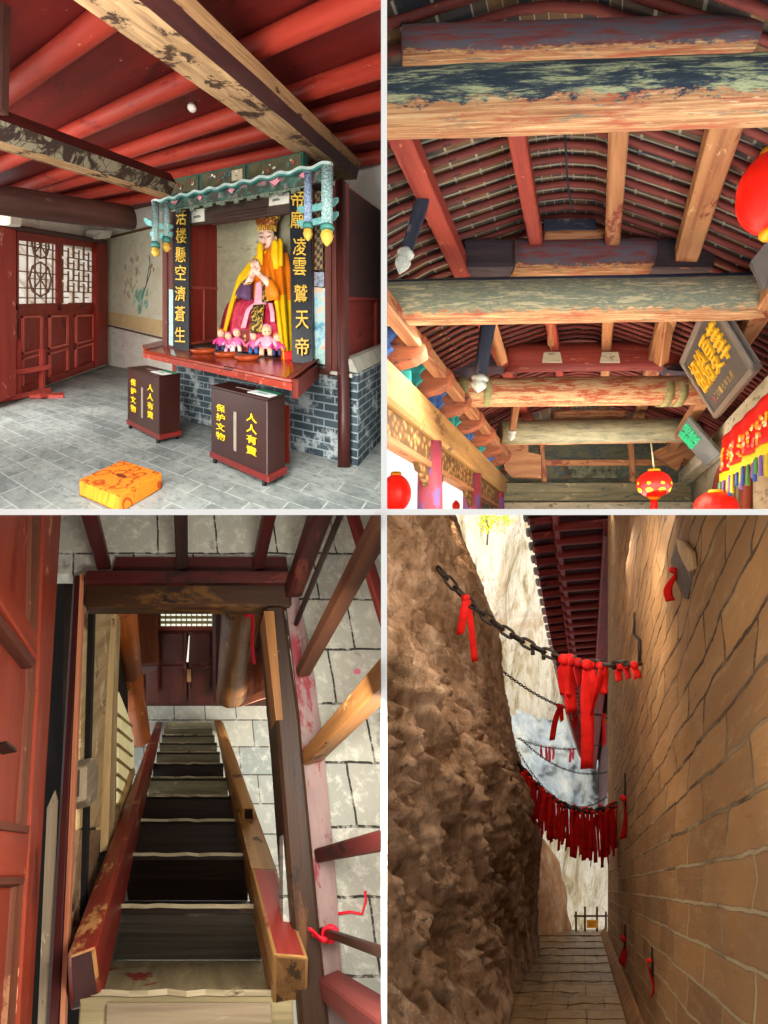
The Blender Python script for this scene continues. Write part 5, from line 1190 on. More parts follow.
# red door wall rising on the left
O = FL.hit(62, 515); dw = Plane(O, Fv.cross(Nv)); rt = Fv.cross(Nv).normalized(); rt = rt if rt.x > 0 else -rt
t = thing('red_panel_door', 'worn red panelled door wall rising along the left edge above the hatch', 'door', O)
def dl(mb, px, d0, d1, mi=0):
    pl = dw.off(rt * d1); return mb.prism([pl.hit(*p) for p in px], rt * (d0 - d1), mi)
m = MB(); dl(m, [(31, 1030), (62, 500), (-60, 300), (-160, 1200)], -.04, 0); obj('panel_board', m, wood('panel_red', '6a2417', '843420', 5, .1, ('c8745a', .1, 7), ('6e1f14', .2, 3), .5), t)
m = MB(); dl(m, [(31, 1040), (62, 500), (45, 500), (38, 690), (18, 1040)], 0, .02); m.bevel(.006); obj('stile', m, redworn, t)
m = MB(); dl(m, [(18, 1040), (38, 690), (45, 500), (32, 500), (30, 690), (6, 1040)], 0, .012); obj('moulding', m, wood('brown_moulding', '4a2416', '75412a', 10, .05, ('9a6a48', .3, 5)), t)
for px in ([(-30, 555), (38, 660), (37, 634), (-30, 520)], [(-30, 878), (26, 877), (30, 830), (-30, 822)]):
    m = MB(); dl(m, px, 0, .018); m.bevel(.005); obj('rail', m, redworn, t)
for px in ([(-30, 586), (33, 668), (36, 661), (-30, 574)], [(-30, 825), (29, 833), (30, 826), (-30, 816)], [(-30, 885), (24, 884), (25, 877), (-30, 877)]):
    m = MB(); dl(m, px, 0, .026); obj('rail_edge', m, wood('dark_edge', '3a1a12', '5a2c1c', 10, .06), t)
m = MB(); dl(m, [(6, 743), (17, 752), (17, 749), (7, 741)], 0, .03); obj('iron_latch', m, plain('latch_black', '1c1512', .5), t)

# shaft wall on the left below the hatch: pale boards, window, log post
sw = Plane(lv(CT + .05).hit(74, 700), Fv.cross(Nv))
def swl(mb, px, d0, d1, mi=0):
    pl = sw.off(rt * d1); return mb.prism([pl.hit(*p) for p in px], rt * (d0 - d1), mi)
m = MB(); swl(m, [(74, 1020), (128, 1020), (128, 560), (76, 560)], -.06, -.02); struct('wall_stairwell', m, plain('stairwell_dark', '2a1d14', .9, .3))
palew = wood('pale_boards', 'a07c4c', 'd6b987', 9, .05, ('6a4a2c', .25, 4), ('e6d4aa', .25, 6), .7)
m = MB(); swl(m, [(79, 830), (101, 826), (112, 720), (121, 612), (121, 585), (82, 585)], -.03, 0); m.bevel(.006)
obj('stairwell_boarding', m, palew, label='pale lit wooden boarding on the left side of the stairwell', cat='boarding')
m = MB(); swl(m, [(66, 960), (95, 900), (102, 830), (80, 830)], -.03, 0); obj('plaster_patch', m, wood('brown_plaster', '6a4e36', '9a7a58', 8, .5, ('4a3424', .3, 6), ('b89a76', .2, 9), .9), label='rough brown plaster below the pale boarding beside the left stringer', cat='plaster')
t = thing('wooden_peg', 'short dark peg with pale rounded plate fixed to the pale boarding', 'peg', sw.hit(86, 780))
m = MB(); swl(m, [(86, 800), (92, 806), (97, 800), (99, 765), (94, 757), (87, 765)], .0, .05); m.bevel(.006); obj('plate', m, greyboard, t)
m = MB(); swl(m, [(78, 796), (86, 798), (87, 768), (79, 770)], .0, .03); obj('block', m, dkbrown, t)
t = thing('stairwell_window', 'tall narrow paper window with yellow light on the left of the stairwell', 'window', sw.hit(125, 800))
pap = NT('lit_paper'); pc = pap.ramp(pap.noise(pap.coord('Object'), 5, 3), [(.3, 'd8c98a'), (.7, 'f2e7b4')]); pap_m = pap.out(pc, .9); pap.link(pc, pap.b.inputs['Emission Color']); pap.b.inputs['Emission Strength'].default_value = .4
m = MB(); swl(m, [(118, 818), (124, 812), (134, 770), (134, 738), (127, 712), (119, 692)], -.01, 0); obj('paper', m, pap_m, t)
m = MB()
for k in range(7):
    y = 712 + k * 15; swl(m, [(118, y + 2.5), (133, y + 15), (133, y + 13.5), (118, y + .5)], 0, .012)
obj('lattice', m, wood('lattice_yellow', '8a7440', 'b59c5c', 9, .1), t)
m = MB(); swl(m, [(108, 850), (114, 846), (118, 690), (121, 612), (117, 612), (112, 720)], -.02, .03); obj('frame', m, palew, t)
m = MB(); swl(m, [(115, 840), (119, 838), (135, 772), (135, 768), (119, 818)], -.02, .03); obj('frame', m, palew, t)
logm = wood('orange_log', '8a4416', 'c06a2a', 8, .08, ('d99a6a', .25, 3), ('6a3010', .2, 5), .5)
m = MB(); a = at(124, 606, 3.0); b = at(141, 738, 4.6); mid = at(131, 672, 3.7)
m.log(a, mid, .068, .075, 14, up=Fv); m.log(mid, b, .075, .082, 14, up=Fv)
obj('log_post', m, logm, label='orange brown round log post standing in the stairwell beside the window', cat='post')

# ground floor door wall at the far end
gb = G.hit(188, 706); dn3 = X.cross(Nv).normalized(); fw = Plane(gb, dn3); tow = -Fv.normalized()
def fl3(mb, px, d0, d1, mi=0):
    pl = fw.off(tow * d1); return mb.prism([pl.hit(*p) for p in px], tow * (d0 - d1), mi)
m = MB(); fl3(m, [(90, 715), (300, 715), (300, 560), (90, 560)], -.1, 0); struct('wall_ground', m, wood('dark_red_wall', '2c0e0a', '4a1a12', 6, .1, ('5e2a1c', .2, 4)))
gdoor = wood('ground_door_red', '38120d', '562016', 6, .1, ('8a4a34', .15, 6))
t = thing('ground_floor_door', 'dark red double door at the foot of the stair with a bright lattice window', 'door', fw.hit(186, 703))
for (x0, x1) in ((158, 186.5), (188.5, 214)):
    m = MB(); fl3(m, [(x0, 703), (x1, 703), (x1, 632), (x0, 632)], .0, .05); lf = obj('leaf', m, gdoor, t)
    for y0, y1 in ((634, 662), (666, 690)):
        m = MB(); fl3(m, [(x0 + 4, y1), (x1 - 4, y1), (x1 - 4, y0), (x0 + 4, y0)], .05, .065); obj('raised_panel', m, gdoor, lf)
m = MB(); fl3(m, [(156, 634), (216, 634), (216, 627), (156, 627)], .0, .035); obj('top_rail', m, wood('rail_red2', '5c2015', '863a26', 6, .1), t)
win = [(160, 626), (212, 626), (212, 608), (160, 608)]
pap2 = NT('bright_window'); pap2_m = pap2.out('f4f4e4', .9); pap2.b.inputs['Emission Color'].default_value = srgb('fbfae8'); pap2.b.inputs['Emission Strength'].default_value = .8
m = MB(); fl3(m, win, .01, .03); obj('window_paper', m, pap2_m, t)
m = MB()
for i in range(10): x = 160 + i * 5.2; fl3(m, [(x, 626), (x + 1, 626), (x + 1, 604), (x, 604)], .03, .05)
for y in (623, 618, 613, 608): fl3(m, [(160, y + .8), (212, y + .8), (212, y), (160, y)], .03, .05)
obj('window_lattice', m, plain('lattice_olive', '8a7f52', .7), t)
m = MB(); fl3(m, [(186.6, 662), (188.4, 662), (189.6, 637), (189, 637)], .055, .068); obj('light_gap', m, pap2_m, t)
m = MB(); fl3(m, [(187, 682), (191, 682), (191, 671), (187, 671)], .055, .075); obj('pale_latch', m, plain('latch_pale', 'a5764a', .6), t)
for px, lab in (([(133, 706), (145, 706), (143, 590), (128, 590)], 'dark red post left of the ground floor door, nearest the log'), ([(146, 704), (158, 704), (157, 590), (144, 590)], 'dark red door jamb directly left of the ground floor door'), ([(214, 704), (223, 704), (226, 590), (213, 590)], 'red brown door jamb directly right of the ground floor door')):
    m = MB(); fl3(m, px, 0, .2); m.bevel(.02); obj('door_jamb', m, gdoor, label=lab, cat='jamb')
m = MB(); a, b = fw.off(tow * .3).hit(232, 693), fw.off(tow * .3).hit(245, 588); m.log(a, b, .16, .15, 18, up=Fv, nseg=6, wob=.1)
obj('log_column', m, wood('golden_log', '4e2e14', '80542a', 9, .07, ('2e1a10', .3, 5), ('a5783c', .15, 6), .45), label='thick golden brown log column right of the ground floor door', cat='column', kind='thing')
t = thing('wall_shelf', 'small dark wooden shelf on the jamb left of the ground floor door', 'shelf', fw.hit(146, 672))
m = MB(); fl3(m, [(137, 667), (159, 666), (159, 662), (137, 663)], .2, .6); m.bevel(.01); obj('board', m, wood('shelf_brown', '5c2c1a', '8a4a2a', 8, .1), t)
m = MB(); fl3(m, [(140, 676), (155, 670), (158, 666), (139, 667)], .2, .34); obj('bracket', m, dkred, t)
# open pinkish leaf at the right
ow = Plane(G.hit(241, 707), Fv.cross(Nv))
t = thing('open_door_leaf', 'open pinkish red door leaf at the right of the ground floor', 'door', G.hit(250, 704))
m = MB(); m.prism([ow.hit(*p) for p in ((239, 707), (280, 692), (290, 610), (262, 600))], rt * .06); obj('leaf_board', m, wood('leaf_pink', 'a0523e', 'c07a62', 6, .1, ('d8a088', .2, 6)), t)
m = MB(); pl = ow.off(rt * -.03); m.prism([pl.hit(*p) for p in ((239, 707), (280, 692), (280, 685), (242, 698))], rt * .03); obj('bottom_rail', m, wood('leaf_rail', 'b5654c', 'd08a70', 6, .1), t)
m = MB(); q = [at(252, 604, 3.2), at(253, 625, 3.25), at(252, 645, 3.3), at(254, 664, 3.3)]; m.tube(q, .012, 6); m.tube([at(246, 616, 3.2), at(254, 606, 3.2)], .022, 6); obj('red_string', m, rib_m, label='red string hanging by the log column on the ground floor', cat='string')

# --- the stair
KS = 480.0
def sp(side, y, lift=0):
    Y = KS / (y - 650); x = 189 - .286 * (y - 650) if side < 0 else 189 + .271 * (y - 650)
    return at(x, y, Y) + U3 * lift
st = thing('wooden_stair', 'steep worn wooden stair going down through the hatch to the ground floor', 'stair', at(188, 724, 6.7))
strn_l = wood('stringer_red', '65170f', '8c2a1a', 8, .06, ('c08a50', .30, 4), ('4a120c', .2, 5), .4)
strn_r = wood('stringer_tan', '80542c', 'b58a50', 9, .05, ('7a2a1e', .36, 3), ('4a2c18', .25, 6), .45)
endw = wood('end_grain', '5c3a1e', '8f6538', 14, .5, ('3a2414', .3, 8))
for side, (p0, p1), mm in ((-1, ((84, 962), (157, 721)), strn_l), (1, ((288, 958), (221, 721)), strn_r)):
    a, b = at(*p0, KS / (p0[1] - 650) - .02), at(*p1, 6.65); m = MB()
    near = [(69, 1012, 1.42), (103, 1003, 1.42), (96, 946, 1.29), (66, 957, 1.29)] if side < 0 else [(272, 1015, 1.42), (308, 1006, 1.42), (309, 958, 1.29), (273, 955, 1.29)]
    far = [(154, 729, 6.9), (162, 727, 6.9), (163, 722, 6.55), (156, 722, 6.55)] if side < 0 else [(216, 729, 6.9), (224, 728, 6.9), (223, 722, 6.55), (215, 722, 6.55)]
    nr_, fr_ = [at(*p) for p in near], [at(*p) for p in far]
    if side < 0: m.hexa(nr_, fr_, 0, {'b': 1}); m.bevel(.012, 2)
    else:                                                  # the upper end keeps its red paint on top
        md = [a_.lerp(b_, .105) for a_, b_ in zip(nr_, fr_)]
        m.hexa(nr_, md, 0, {'b': 1, 2: 2}); m.bevel(.010, 2); m.hexa([a_ + U3 * -.001 for a_ in md], fr_, 0)
    sg = obj('stringer', m, [mm, wood('end_dark', '2a120c', '4a1a12', 12, .4) if side < 0 else endw, wood('stringer_red_top', '7a2420', '9c3a30', 8, .06, ('b58a50', .3, 5), ('5a1a16', .2, 4), .45)], st)
    if side > 0:
        m = MB(); m.hexa([at(*p) for p in ((242, 831, 2.62), (256, 831, 2.62), (255, 808, 2.32), (242, 808, 2.32))], [at(*p) for p in ((215, 727, 6.5), (222, 727, 6.5), (221, 720, 6.3), (214, 720, 6.3))], 0, {'b': 1}); m.bevel(.012, 2)
        obj('side_rail', m, [wood('rail_tan', '9c6a34', 'cf9c58', 9, .05, ('6e4420', .2, 5)), plain('rail_end_black', '1a0f0a', .7)], st)
ys = [650 + 1000 / (2.92 + .985 * i) for i in range(12)]
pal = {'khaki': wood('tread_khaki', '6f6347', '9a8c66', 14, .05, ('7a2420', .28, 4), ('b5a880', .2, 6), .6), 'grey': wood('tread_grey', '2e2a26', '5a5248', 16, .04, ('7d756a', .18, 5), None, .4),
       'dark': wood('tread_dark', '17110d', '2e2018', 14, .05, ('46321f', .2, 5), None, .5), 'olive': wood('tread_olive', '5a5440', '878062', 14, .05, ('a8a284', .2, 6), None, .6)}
kinds = ['khaki', 'grey', 'dark', 'dark', 'dark', 'olive', 'dark', 'olive', 'olive', 'olive', 'olive', 'olive']  # tones also carry light: dark in the shade, olive where door light falls
nose = wood('worn_nosing', '6e6248', 'b0a282', 12, .05, ('4a3c2a', .25, 7), None, .6)
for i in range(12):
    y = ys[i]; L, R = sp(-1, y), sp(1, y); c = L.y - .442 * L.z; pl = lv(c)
    if i: Lu, Ru = sp(-1, ys[i - 1]), sp(1, ys[i - 1])
    else: Lu, Ru = L - (sp(-1, ys[1]) - L), R - (sp(1, ys[1]) - R)
    def down(p):                                           # straight below p on this tread's level
        t_ = (pl.n.dot(pl.p) - pl.n.dot(p)) / pl.n.dot(Nv); return p + Nv * t_
    Ln, Rn = down(Lu), down(Ru)
    if i in (1, 2): Ln, Rn = Ln + (Ln - Lu) * .5, Rn + (Rn - Ru) * .5
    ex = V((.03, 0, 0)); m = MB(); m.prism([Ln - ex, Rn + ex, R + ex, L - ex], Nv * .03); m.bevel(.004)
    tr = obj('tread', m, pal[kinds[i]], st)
    m = MB(); j = [L.lerp(R, k / 10) + Fv * .006 * noise.noise(V((k * .9, i, 0))) for k in range(11)]
    for k in range(10): m.hexa([j[k] - Fv * .006, j[k + 1] - Fv * .006, j[k + 1] + Fv * .006, j[k] + Fv * .006], [q + U3 * .006 for q in (j[k] - Fv * .006, j[k + 1] - Fv * .006, j[k + 1] + Fv * .006, j[k] + Fv * .006)])
    obj('nosing', m, nose, tr)
    if i < 11:
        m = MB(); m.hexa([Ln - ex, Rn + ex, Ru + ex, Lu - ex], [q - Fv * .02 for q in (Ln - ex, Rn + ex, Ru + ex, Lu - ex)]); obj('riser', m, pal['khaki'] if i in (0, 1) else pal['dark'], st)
# landing boards at the head of the stair
m = MB(); pl = lv(CT); sl(m, lv(CT - .02), [(104, 1060), (274, 1060), (272, 1003), (106, 1003)], Nv * .04); m.bevel(.004)
obj('head_board', m, greyboard, label='pale grey landing board at the head of the stair, at the bottom edge', cat='board')

# ================================================================== place four (lower right): narrow alley between cliff and brick wall
BAY[:] = [1, -1]
D4 = V((.396, 1, -.75))
def al(x, y, h): return D4 * y + V((x, 0, h))             # x across, y along, h above the alley's axis
# brick wall on the right
n = NT('alley_brick'); uv = n.coord('UV'); br = n.new('ShaderNodeTexBrick'); br.offset = .5
for k, val in (('Scale', 1), ('Mortar Size', .009), ('Brick Width', .58), ('Row Height', .165), ('Mortar Smooth', .35), ('Bias', -.2)): br.inputs[k].default_value = val
br.inputs['Color1'].default_value = srgb('ad7d4a'); br.inputs['Color2'].default_value = srgb('8c6238'); br.inputs['Mortar'].default_value = srgb('6a4c30')
wv_ = n.noise(uv, 7, 5, .65); wo = n.new('ShaderNodeVectorMath', operation='ADD'); n.link(uv, wo.inputs[0]); sc_ = n.new('ShaderNodeVectorMath', operation='SCALE')
n.link(wv_, sc_.inputs[0]); sc_.inputs['Scale'].default_value = .035; n.link(sc_.outputs[0], wo.inputs[1]); n.link(wo.outputs[0], br.inputs['Vector'])
d = n.noise(n.coord('UV', (.4, 1.2, 1)), 9, 9, .8); big = n.noise(uv, .9, 4, .6); pt = n.noise(uv, 2.2, 3, .6)
sp4 = n.new('ShaderNodeSeparateXYZ'); n.link(uv, sp4.inputs[0])
mort = n.mix(n.mask(n.math('ADD', n.math('MULTIPLY', sp4.outputs[1], .25), n.math('MULTIPLY', pt, .9)), 1.05, .85), '4c331c', 'bfa67c')  # lower courses repointed in pale mortar
ck4 = n.noise(n.coord('UV', (.35, 3.5, 1), loc=(3, 1, 0)), 2.2, 5, .7); low = n.mask(sp4.outputs[1], 2.9, 1.7)
jf = n.math('MULTIPLY', br.outputs[1], n.math('MAXIMUM', low, n.mask(ck4, .46, .58)))
c = n.mix(jf, br.outputs[0], mort)
c = n.mix(n.mask(d, .52, .75), c, 'c09a6c'); c = n.mix(n.mask(d, .42, .30), c, '6a4628'); c = n.mix(n.mask(big, .45, .7), c, n.mix(.5, c, '7a5a3a'))
abrick = n.out(c, .9, n.math('SUBTRACT', d, n.math('MULTIPLY', jf, 1.6)), 1.0, .04)
xw = .48
def wallx(y, h): return xw + .02 * noise.noise(V((y * 2.2, h * 6, 1))) + .012 * noise.noise(V((y * 7, h * 14, 4)))
m = MB(); NU, NV_ = 120, 110
m.grid(lambda u, v_: al(wallx(1.12 + 8.1 * u ** 1.5, -1.7 + 8.6 * v_), 1.12 + 8.1 * u ** 1.5, -1.7 + 8.6 * v_), NU, NV_, 0, lambda u, v_: (8.1 * u ** 1.5, 8.6 * v_))
m.hexa([al(xw, 9.22, -1.7), al(xw + 1.4, 9.22, -1.7), al(xw + 1.4, 9.3, -1.7), al(xw, 9.3, -1.7)], [al(xw, 9.22, 7), al(xw + 1.4, 9.22, 7), al(xw + 1.4, 9.3, 7), al(xw, 9.3, 7)])
struct('wall_brick', m, abrick)
# iron cramps and niche
iron = plain('iron_black', '2a2018', .6, .2)
red4 = plain('ribbon_cloth_red', 'e8221a', .65, .15, 9); red5 = plain('ribbon_cloth_dark_red', 'c4181c', .65, .15, 9); red6 = plain('ribbon_cloth_pink', 'd64a5a', .65, .15, 9)
for q in (red4, red5, red6):                              # thin cloth lets some light through
    nt = q.node_tree; tr_ = nt.nodes.new('ShaderNodeBsdfTranslucent'); mx = nt.nodes.new('ShaderNodeMixShader'); mx.inputs[0].default_value = .4
    src = nt.nodes['Principled BSDF'].inputs['Base Color'].links[0].from_socket; nt.links.new(src, tr_.inputs[0])
    nt.links.new(nt.nodes['Principled BSDF'].outputs[0], mx.inputs[1]); nt.links.new(tr_.outputs[0], mx.inputs[2]); nt.links.new(mx.outputs[0], nt.nodes['Material Output'].inputs[0])
def on_wall(px, py): y = xw * F / (px - 582); return at(px, py, y)
def ribbon(lab, p, ln, wd, mat, group=None, sway=.0, facing=X, twist=1.2, knot=True, seed=0, cat='ribbon'):
    p = V(p); f = V(facing).normalized(); r = random.Random(seed)
    a0, a1 = r.uniform(-.5, .5), r.uniform(-1, 1) * twist
    def fn(u, v_):
        ang = a0 + a1 * u; dir_ = f * math.cos(ang) + f.cross(Z) * math.sin(ang)
        k = wd * (.45 + .55 * min(1, u * 3)) * (1 - .12 * u)
        return p + Z * (-ln * u) + f * sway * ln * u + f.cross(Z) * .02 * math.sin(u * 4 + seed) + dir_ * (v_ - .5) * k + Z * (.25 * wd * (v_ - .5) * (u > .99))
    m = MB(); m.sheet(fn, 10, 3, .003, 0, f.cross(Z))
    if knot: m.ball(p, wd * .45, wd * .4, wd * .4, nu=8, nv=6)
    return obj('red_ribbon', m, mat, label=lab, cat=cat, group=group)
t = thing('wall_niche', 'weathered hollow in the brick wall high on the right', 'niche', on_wall(688, 597))
m = MB(); pts = [(681, 539), (686, 548), (699, 566), (696, 580), (690, 599), (686, 598), (674, 571), (673, 560)]
ctr = on_wall(684, 570); P4 = [on_wall(*p) for p in pts]
for f_, dep, mm in ((1.0, -.015, 0),):
    m.prism([p + V((-.012, 0, 0)) for p in P4], V((.02, 0, 0)))
obj('hollow', m, plain('hollow_brown', '4a3626', .95, .3, 20), t)
m = MB(); q = [on_wall(*p) + V((-.012, 0, 0)) for p in ((683, 539), (690, 541), (699, 552), (701, 568), (696, 572), (690, 562), (685, 551))]; m.prism(q, V((-.022, .0, 0))); m.bevel(.004); obj('stone_lip', m, plain('lip_tan', 'a58258', .9, .2, 14), t)
ribbon('red ribbon hanging from the hollow high in the brick wall', on_wall(679, 570) + V((-.03, 0, 0)), .16, .045, red4, sway=.25, facing=V((.396, 1, 0)), seed=2)
for k, (px, py, ln, lab, lab2) in enumerate(((655, 950, .17, 'thin iron spike in the lower brick wall holding the largest low ribbon', 'red ribbon on the iron spike low in the brick wall near the bottom'), (627, 775, .45, 'thin iron spike in the brick wall at the height of the dense ribbon chain', 'small red ribbon on the iron spike just right of the dense ribbon chain'), (627, 927, .22, 'iron spike near the foot of the brick wall beyond the largest low ribbon', 'small dark red ribbon near the foot of the brick wall beside the steps'))):
    p = on_wall(px, py) + V((-.02, 0, 0)); m = MB(); m.tube([p + Z * .02, p - Z * ln], [.006, .012] if k == 0 else [.01, .014], 6); m.tube([p - Z * ln * .5, p - Z * ln * .5 + V((.06, 0, 0))], .008, 6); obj('iron_spike', m, iron, label=lab, cat='spike')
    q = p - Z * ln * (.4 if k == 0 else .55) - V((.015, 0, 0)); ribbon(lab2, q, (.23, .42, .28)[k], (.035, .09, .08)[k], (red4, red4, red5)[k], facing=V((.396, 1, 0)), sway=-.05, seed=5 + k)
m = MB(); p = on_wall(636, 612); m.tube([p + V((-.01, 0, 0)), p + V((-.02, 0, -.2)), on_wall(642, 640) + V((-.02, 0, 0)), on_wall(642, 662) + V((-.02, 0, 0))], .012, 6); obj('iron_hook', m, iron, label='black iron hook on the brick wall that holds the near chain', cat='hook')

# stepped floor
n = NT('step_stone'); uv = n.coord('UV'); br = n.new('ShaderNodeTexBrick'); br.offset = .5
for k, val in (('Scale', 1), ('Mortar Size', .008), ('Brick Width', .34), ('Row Height', .21), ('Mortar Smooth', .3)): br.inputs[k].default_value = val
br.inputs['Color1'].default_value = srgb('a08056'); br.inputs['Color2'].default_value = srgb('80643f'); br.inputs['Mortar'].default_value = srgb('3e2c1a')
n.link(uv, br.inputs['Vector']); d = n.noise(uv, 9, 7, .75); c = n.mix(n.mask(d, .5, .72), br.outputs[0], 'b59a6c'); c = n.mix(n.mask(d, .45, .3), c, '4a3822'); stepm = n.out(c, .42, d, .9, .03, spec=.5)
t = thing('stone_steps', 'worn stone steps climbing the alley between the cliff and the brick wall', 'steps', al(0, 4, -1.12))
hs = lambda y: -1.13 + .035 * (y - 3.4)
ye = [3.3, 3.75, 4.2, 4.65, 5.1, 5.6, 6.1, 6.7, 7.3, 8.0, 8.7, 9.5, 10.6]
for i in range(len(ye) - 1):
    y0, y1 = ye[i], ye[i + 1]; h = hs(y0) ; r = random.Random(i); NX = 14
    jag = [r.uniform(-.05, .05) for k in range(NX + 1)]
    def fn(u, v_, y0=y0, y1=y1, h=h, jag=jag):
        k = min(int(u * NX + .5), NX); x = -1.15 + 1.62 * u
        if v_ < .01: return al(x, y0 + jag[k], h - .13)
        q = (v_ - .2) / .8; yy = y0 + jag[k] * (1 - max(0, q)) + (y1 + .08 - y0) * max(0, q)
        return al(x, yy, h + .012 * noise.noise(V((x * 5, yy * 5, i))) + .01 * max(0, q))
    m = MB(); m.grid(fn, NX, 5, 0, lambda u, v_, i=i: (u * 1.62 + i * .17, v_ * .42 + i * .4), smooth=False); r2 = bmesh.ops.extrude_face_region(m.bm, geom=m.bm.faces[:]); bmesh.ops.translate(m.bm, verts=[q for q in r2['geom'] if isinstance(q, bmesh.types.BMVert)], vec=-Z * .05)
    obj('step', m, stepm, t)
m = MB(); m.grid(lambda u, v_: al(.46 - .10 * v_, 3.3 + 6.6 * u, hs(3.3 + 6.6 * u) + .12 - .12 * v_ + .015 * noise.noise(V((u * 40, v_ * 3, 0)))), 60, 4, 0, lambda u, v_: (u * 6.6, v_ * .2)); r2 = bmesh.ops.extrude_face_region(m.bm, geom=m.bm.faces[:]); bmesh.ops.translate(m.bm, verts=[q for q in r2['geom'] if isinstance(q, bmesh.types.BMVert)], vec=V((.03, 0, -.12)))
obj('stone_kerb', m, plain('kerb_brown', '8a5f38', .8, .25, 6), label='sloping earthen kerb along the foot of the brick wall', cat='kerb')
m = MB(); m.hexa([al(-2.5, 3, -1.5), al(.6, 3, -1.5), al(.6, 11, -1.2), al(-2.5, 11, -1.2)], [al(-2.5, 3, -1.3), al(.6, 3, -1.3), al(.6, 11, -1.0), al(-2.5, 11, -1.0)]); struct('ground_alley', m, plain('earth_brown', '5c452c', .9, .3, 5))

# cliff on the left
n = NT('cliff_rock'); oc = n.coord('Object', (1, 1, 1)); a = n.noise(n.coord('Object', (2.2, .8, 1.1)), 1.6, 9, .72, .8); b = n.noise(oc, 9, 8, .75); s_ = n.noise(n.coord('Object', (1, .5, .35)), 2.6, 5, .65)
c = n.ramp(a, [(.30, '5c4230'), (.42, '93704f'), (.55, 'bd9878'), (.68, 'dcbd9e')]); c = n.mix(n.mask(b, .56, .72), c, '5a4330'); c = n.mix(n.mask(s_, .6, .75), c, '6e4c33')
rockm = n.out(c, .95, n.math('ADD', a, n.math('MULTIPLY', b, .6)), 1.0, .12)
PRO = [(-1.9, -.58), (-1.2, -.64), (-.69, -.70), (.2, -.68), (.75, -.62), (2.03, -.98), (3.95, -1.31), (5.95, -2.03), (7.4, -2.6)]
def lerp_tab(tab, h):
    if h <= tab[0][0]: return tab[0][1]
    for (a0, b0), (a1, b1) in zip(tab, tab[1:]):
        if h <= a1: return b0 + (b1 - b0) * (h - a0) / (a1 - a0)
    return tab[-1][1]
def rockx(y, h):
    x = lerp_tab(PRO, h) - .09 * min(1, max(0, (h + 1) / 1.6)) * (8 - y)
    k = min(1, max(.25, (8.4 - y) / 3)) * min(1, max(.25, (h + 1.3) / .9))
    x += k * (.30 * noise.noise(V((y * .55 + 3, h * .5, 0))) + .18 * noise.noise(V((y * 1.5, h * 1.1 + y * .5, 2))) - .30 * abs(noise.noise(V((y * 2.2 + h, h * 1.3 - y * .8, 5)))) + .12 * noise.noise(V((y * 5, h * 4 + y * 3, 7))) - .16 * abs(noise.noise(V((y * 6 + h * 2, h * 6, 8)))) + .08 * noise.noise(V((y * 13, h * 12, 9))) + .05 * noise.noise(V((y * 28, h * 26, 11))))
    if y > 7.8: x -= 2.2 * (y - 7.8) ** 2
    # hollow at the lower left
    x -= .45 * math.exp(-((y - 2.55) / .35) ** 2 - ((h - .30) / .10) ** 2)
    return x + .03
m = MB(); m.grid(lambda u, v_: al(rockx(1.35 + 7.5 * u, -1.75 + 9 * v_), 1.35 + 7.5 * u, -1.75 + 9 * v_), 260, 300); obj('cliff_rock', m, rockm, label='tall rough brown cliff filling the left side of the alley', cat='cliff', kind='thing')
rock2 = NT('far_rock'); a = rock2.noise(rock2.coord('Object'), 2.4, 8, .7); r2m = rock2.out(rock2.ramp(a, [(.3, '8a5a36'), (.5, 'b98a5e'), (.7, 'd8b890')]), .95, a, .8, .05)
PR2 = [(-1.6, -.1), (-.96, -.2), (-.06, -.28), (.54, -.46), (.98, -.72), (1.25, -.95), (2.2, -1.9)]
m = MB(); m.grid(lambda u, v_: al(lerp_tab(PR2, -1.6 + 3.8 * v_) - 1.6 * (1 - u) ** 2 + .10 * noise.noise(V((u * 5, v_ * 6, 3))) - (1.5 * (u - .8) ** 2 * 4 if u > .8 else 0), 8.6 + 2.4 * u, -1.6 + 3.8 * v_), 40, 50); obj('far_rock', m, r2m, label='smaller sunlit orange rock beyond the cliff foot beside the gate', cat='rock', kind='thing')
# sunlit cliff in the background
n = NT('sunlit_cliff'); co = n.coord('Object', (1, 1, 1)); rot = n.coord('Object', (.35, 1, .12), loc=(1, 2, 3)); a = n.noise(n.coord('Object', (1.0, 1, .22), rot=0), 1.0, 8, .72, .7); b = n.noise(co, .22, 4, .6, .6); e_ = n.noise(co, 3.2, 6, .7)
c = n.ramp(a, [(.32, '7d6c54'), (.42, 'c4b18c'), (.54, 'efe6d2'), (.68, 'ae8e66')]); c = n.mix(n.mask(b, .55, .68), c, 'c29a70'); c = n.mix(n.mask(e_, .62, .7), c, '9a9482'); sunm = n.out(c, .95, a, .8, .3)
def cl(u, v_):
    px, py = 440 + 240 * u, 500 + 530 * v_
    Yv = 33 + 3.5 * v_ + 1.6 * noise.noise(V((u * 5 + v_ * 2, v_ * 3, 0))) + .6 * noise.noise(V((u * 16 + v_ * 7, v_ * 5, 1))) + .3 * noise.noise(V((u * 40 + v_ * 14, v_ * 12, 2)))
    return at(px, py, 33.0) + V((0, Yv - 33.0, 0))
m = MB(); m.grid(cl, 90, 130); obj('background_cliff', m, sunm, label='bright cream sunlit cliff face beyond the end of the alley', cat='cliff', kind='thing')
n = NT('cliff_shade_blue'); a = n.noise(n.coord('Object', (1.4, 1, .3)), 1.3, 8, .7, .5); bluem4 = n.out(n.ramp(a, [(.3, '93a0ac'), (.5, 'bcc4c4'), (.68, 'ddd9c8')]), .95, a, .7, .2)
